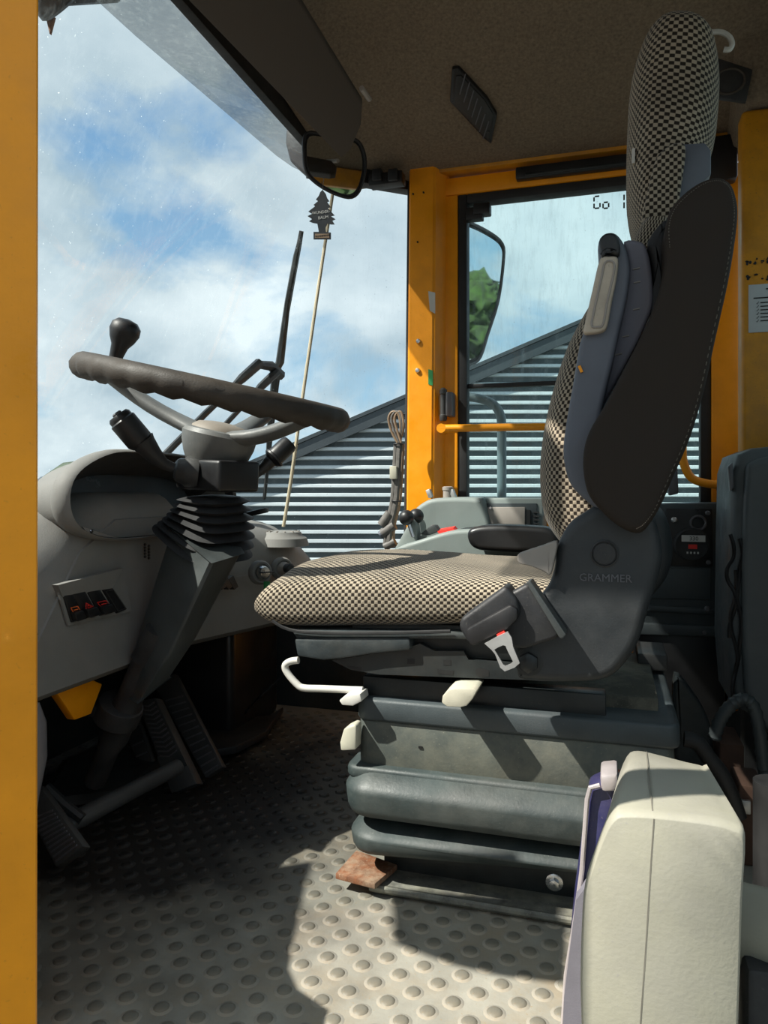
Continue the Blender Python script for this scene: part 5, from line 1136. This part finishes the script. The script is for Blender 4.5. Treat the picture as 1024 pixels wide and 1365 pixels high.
# ================================================================== CREAM HOUSING (near)
ch = thing('cream_housing', V(.1, .75, 0), 'large worn cream plastic housing low in the doorway with tube stub', 'housing')
Yn, Yf_ = .66, .86
front = [(832, 1077), (870, 1078), (942, 1086), (979, 1095), (993, 1110), (989, 1190), (986, 1290), (982, 1400), (975, 1640), (775, 1640), (776, 1400), (774, 1310), (776, 1230), (780, 1178), (792, 1136), (808, 1096), (820, 1080)]
back = [(851, 1001), (880, 1007), (915, 1016), (936, 1021), (945, 1030), (960, 1150), (955, 1250), (950, 1300), (945, 1400), (800, 1400), (795, 1300), (795, 1240), (798, 1190), (803, 1140), (812, 1100), (822, 1045), (836, 1008)]
rings = []
fP = spline([PY(x, y, .68) for x, y in front], 3); bP = spline([PY(x, y, .86) for x, y in back], 3)
cf = sum(fP, V(0, 0, 0))/len(fP)
rings = [[cf+(p-cf)*.955+V(0, -.0105, 0) for p in fP], [cf+(p-cf)*.965+V(0, -.010, 0) for p in fP], [cf+(p-cf)*.99+V(0, -.006, 0) for p in fP], fP, [f.lerp(g, .33) for f, g in zip(fP, bP)], [f.lerp(g, .8) for f, g in zip(fP, bP)], [g+V(0, .0, 0) for g in bP]]
cbk = sum(bP, V(0, 0, 0))/len(bP); rings.append([cbk+(p-cbk)*.93+V(0, .012, 0) for p in bP])
for r in rings:
    for p in r: p.z = max(p.z, .002)
q = B(); q.loft(rings); obj('housing_shell', q, M['cream'], ch, ang=50)
M['seam'] = mat('dark_cream_seam', (.17, .16, .13), .7, bump=0)  # seam line in a darker cream
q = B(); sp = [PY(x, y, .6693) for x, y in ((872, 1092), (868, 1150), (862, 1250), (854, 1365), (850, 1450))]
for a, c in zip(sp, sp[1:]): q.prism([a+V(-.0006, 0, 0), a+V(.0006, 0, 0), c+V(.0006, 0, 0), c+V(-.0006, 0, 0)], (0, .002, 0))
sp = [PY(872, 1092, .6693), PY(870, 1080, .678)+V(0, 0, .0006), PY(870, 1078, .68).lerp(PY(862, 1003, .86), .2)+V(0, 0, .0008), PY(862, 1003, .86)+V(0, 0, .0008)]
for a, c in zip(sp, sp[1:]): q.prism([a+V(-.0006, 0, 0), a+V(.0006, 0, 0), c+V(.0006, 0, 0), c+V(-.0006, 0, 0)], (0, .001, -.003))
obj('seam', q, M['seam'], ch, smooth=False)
q = B(); q.prism([PY(x, y, .90) for x, y in ((785, 1052), (800, 1045), (830, 1040), (835, 1370), (752, 1370), (752, 1330), (765, 1200))], (0, .045, 0)); q.bevel(.006); bp_ = obj('blue_back_plate', q, M['blue'], ch)
q = B(); q.tube([PY(x, y, .895) for x, y in ((800, 1047), (787, 1050), (783, 1065), (776, 1160), (768, 1220), (755, 1300), (750, 1380))], .0030, 8); obj('plate_edge', q, M['palemet'], ch)
q = B(); q.prism([PY(x, y, .885) for x, y in ((800, 1034), (824, 1032), (824, 1056), (802, 1056))], (0, .05, 0)); q.bevel(.004); obj('top_lug', q, M['palemet'], ch)
q = B(); q.prism([PY(x, y, .875) for x, y in ((768, 1200), (790, 1170), (790, 1372), (750, 1372), (752, 1330))], (0, .02, 0)); obj('side_skirt', q, M['frame2'], ch)
q = B(); q.tube([PY(960, 1225, .82), PY(1000, 1235, .80), PY(1060, 1250, .78)], [.040, .038, .038], 20); obj('tube_stub', q, M['cream'], ch)
q = B(); q.prism([PY(x, y, .74) for x, y in ((996, 1292), (1060, 1300), (1060, 1500), (996, 1500))], (0, .05, 0)); q.bevel(.006); obj('dark_bracket', q, M['blackd'], ch)
# dark cylinder behind it at the edge
q = B(); a = PY(1012, 1190, 1.15); q.lathe(V(a.x+.02, 1.15, 0), (0, 0, 1), [(.035, .0), (.035, .10), (.028, .12), (.028, PY(1012, 1040, 1.15).z)], 18); obj('dark_cylinder', q, M['ink'], cat='cylinder', label='upright dark cylinder at the rear casing foot')

# cable bundle by the yellow post
cbn = thing('cable_bundle', PY(525, 700, 1.98), 'looped tan cables tied up beside the yellow door post', 'cable')
Yb = 1.99
for off, m in ((0, 'cable'), (4, 'tape'), (8, 'cable')):
    q = B(); q.tube(spline([PY(530+off*.6, 590, Yb), PY(522+off, 575, Yb), PY(518+off, 558, Yb), PY(523+off, 549, Yb), PY(531+off*.6, 552, Yb), PY(534+off*.5, 570, Yb), PY(533, 592, Yb+.01), PY(531, 640, Yb+.01), PY(528, 680, Yb+.01)], 4, False), .0035, 7); obj('cable_loop', q, M[m], cbn)
for x, r, m in ((533, .010, 'tape'), (528, .007, 'tape'), (537, .006, 'cable')):
    q = B(); q.tube(spline([PY(x, 592, Yb), PY(x-2, 630, Yb), PY(x-5, 670, Yb), PY(x-12, 700, Yb), PY(x-14, 725, Yb)], 4, False), r, 8); obj('cable_run', q, M[m], cbn)
q = B(); p = PY(525, 630, Yb-.012); q.box(p.x-.010, p.x+.010, p.y-.008, p.y+.008, p.z-.018, p.z+.018, bev=.002); obj('cream_connector', q, M['knob'], cbn)
for (xa_, ya_, xb_, yb_, r) in ((520, 684, 509, 700, .014), (526, 700, 510, 711, .014), (527, 722, 513, 729, .012)):
    q = B(); q.tube([PY(xa_, ya_, Yb), PY(xb_, yb_, Yb)], r, 12); obj('plug', q, M['tape'], cbn)
q = B(); q.lathe(PY(508.5, 712, Yb), PY(508, 712, Yb)-PY(526, 700, Yb), [(.011, -.004), (.011, .004), (.006, .005)], 14); obj('plug_face', q, M['frame'], cbn)
for yy in (592, 668):
    p = PY(531 if yy < 600 else 529, yy, Yb-.002); q = B(); q.tube([p+V(.013*math.cos(a), .012*math.sin(a), 0) for a in [i*math.pi/6 for i in range(12)]], .0022, 6, True); obj('cable_tie', q, M['black'], cbn)
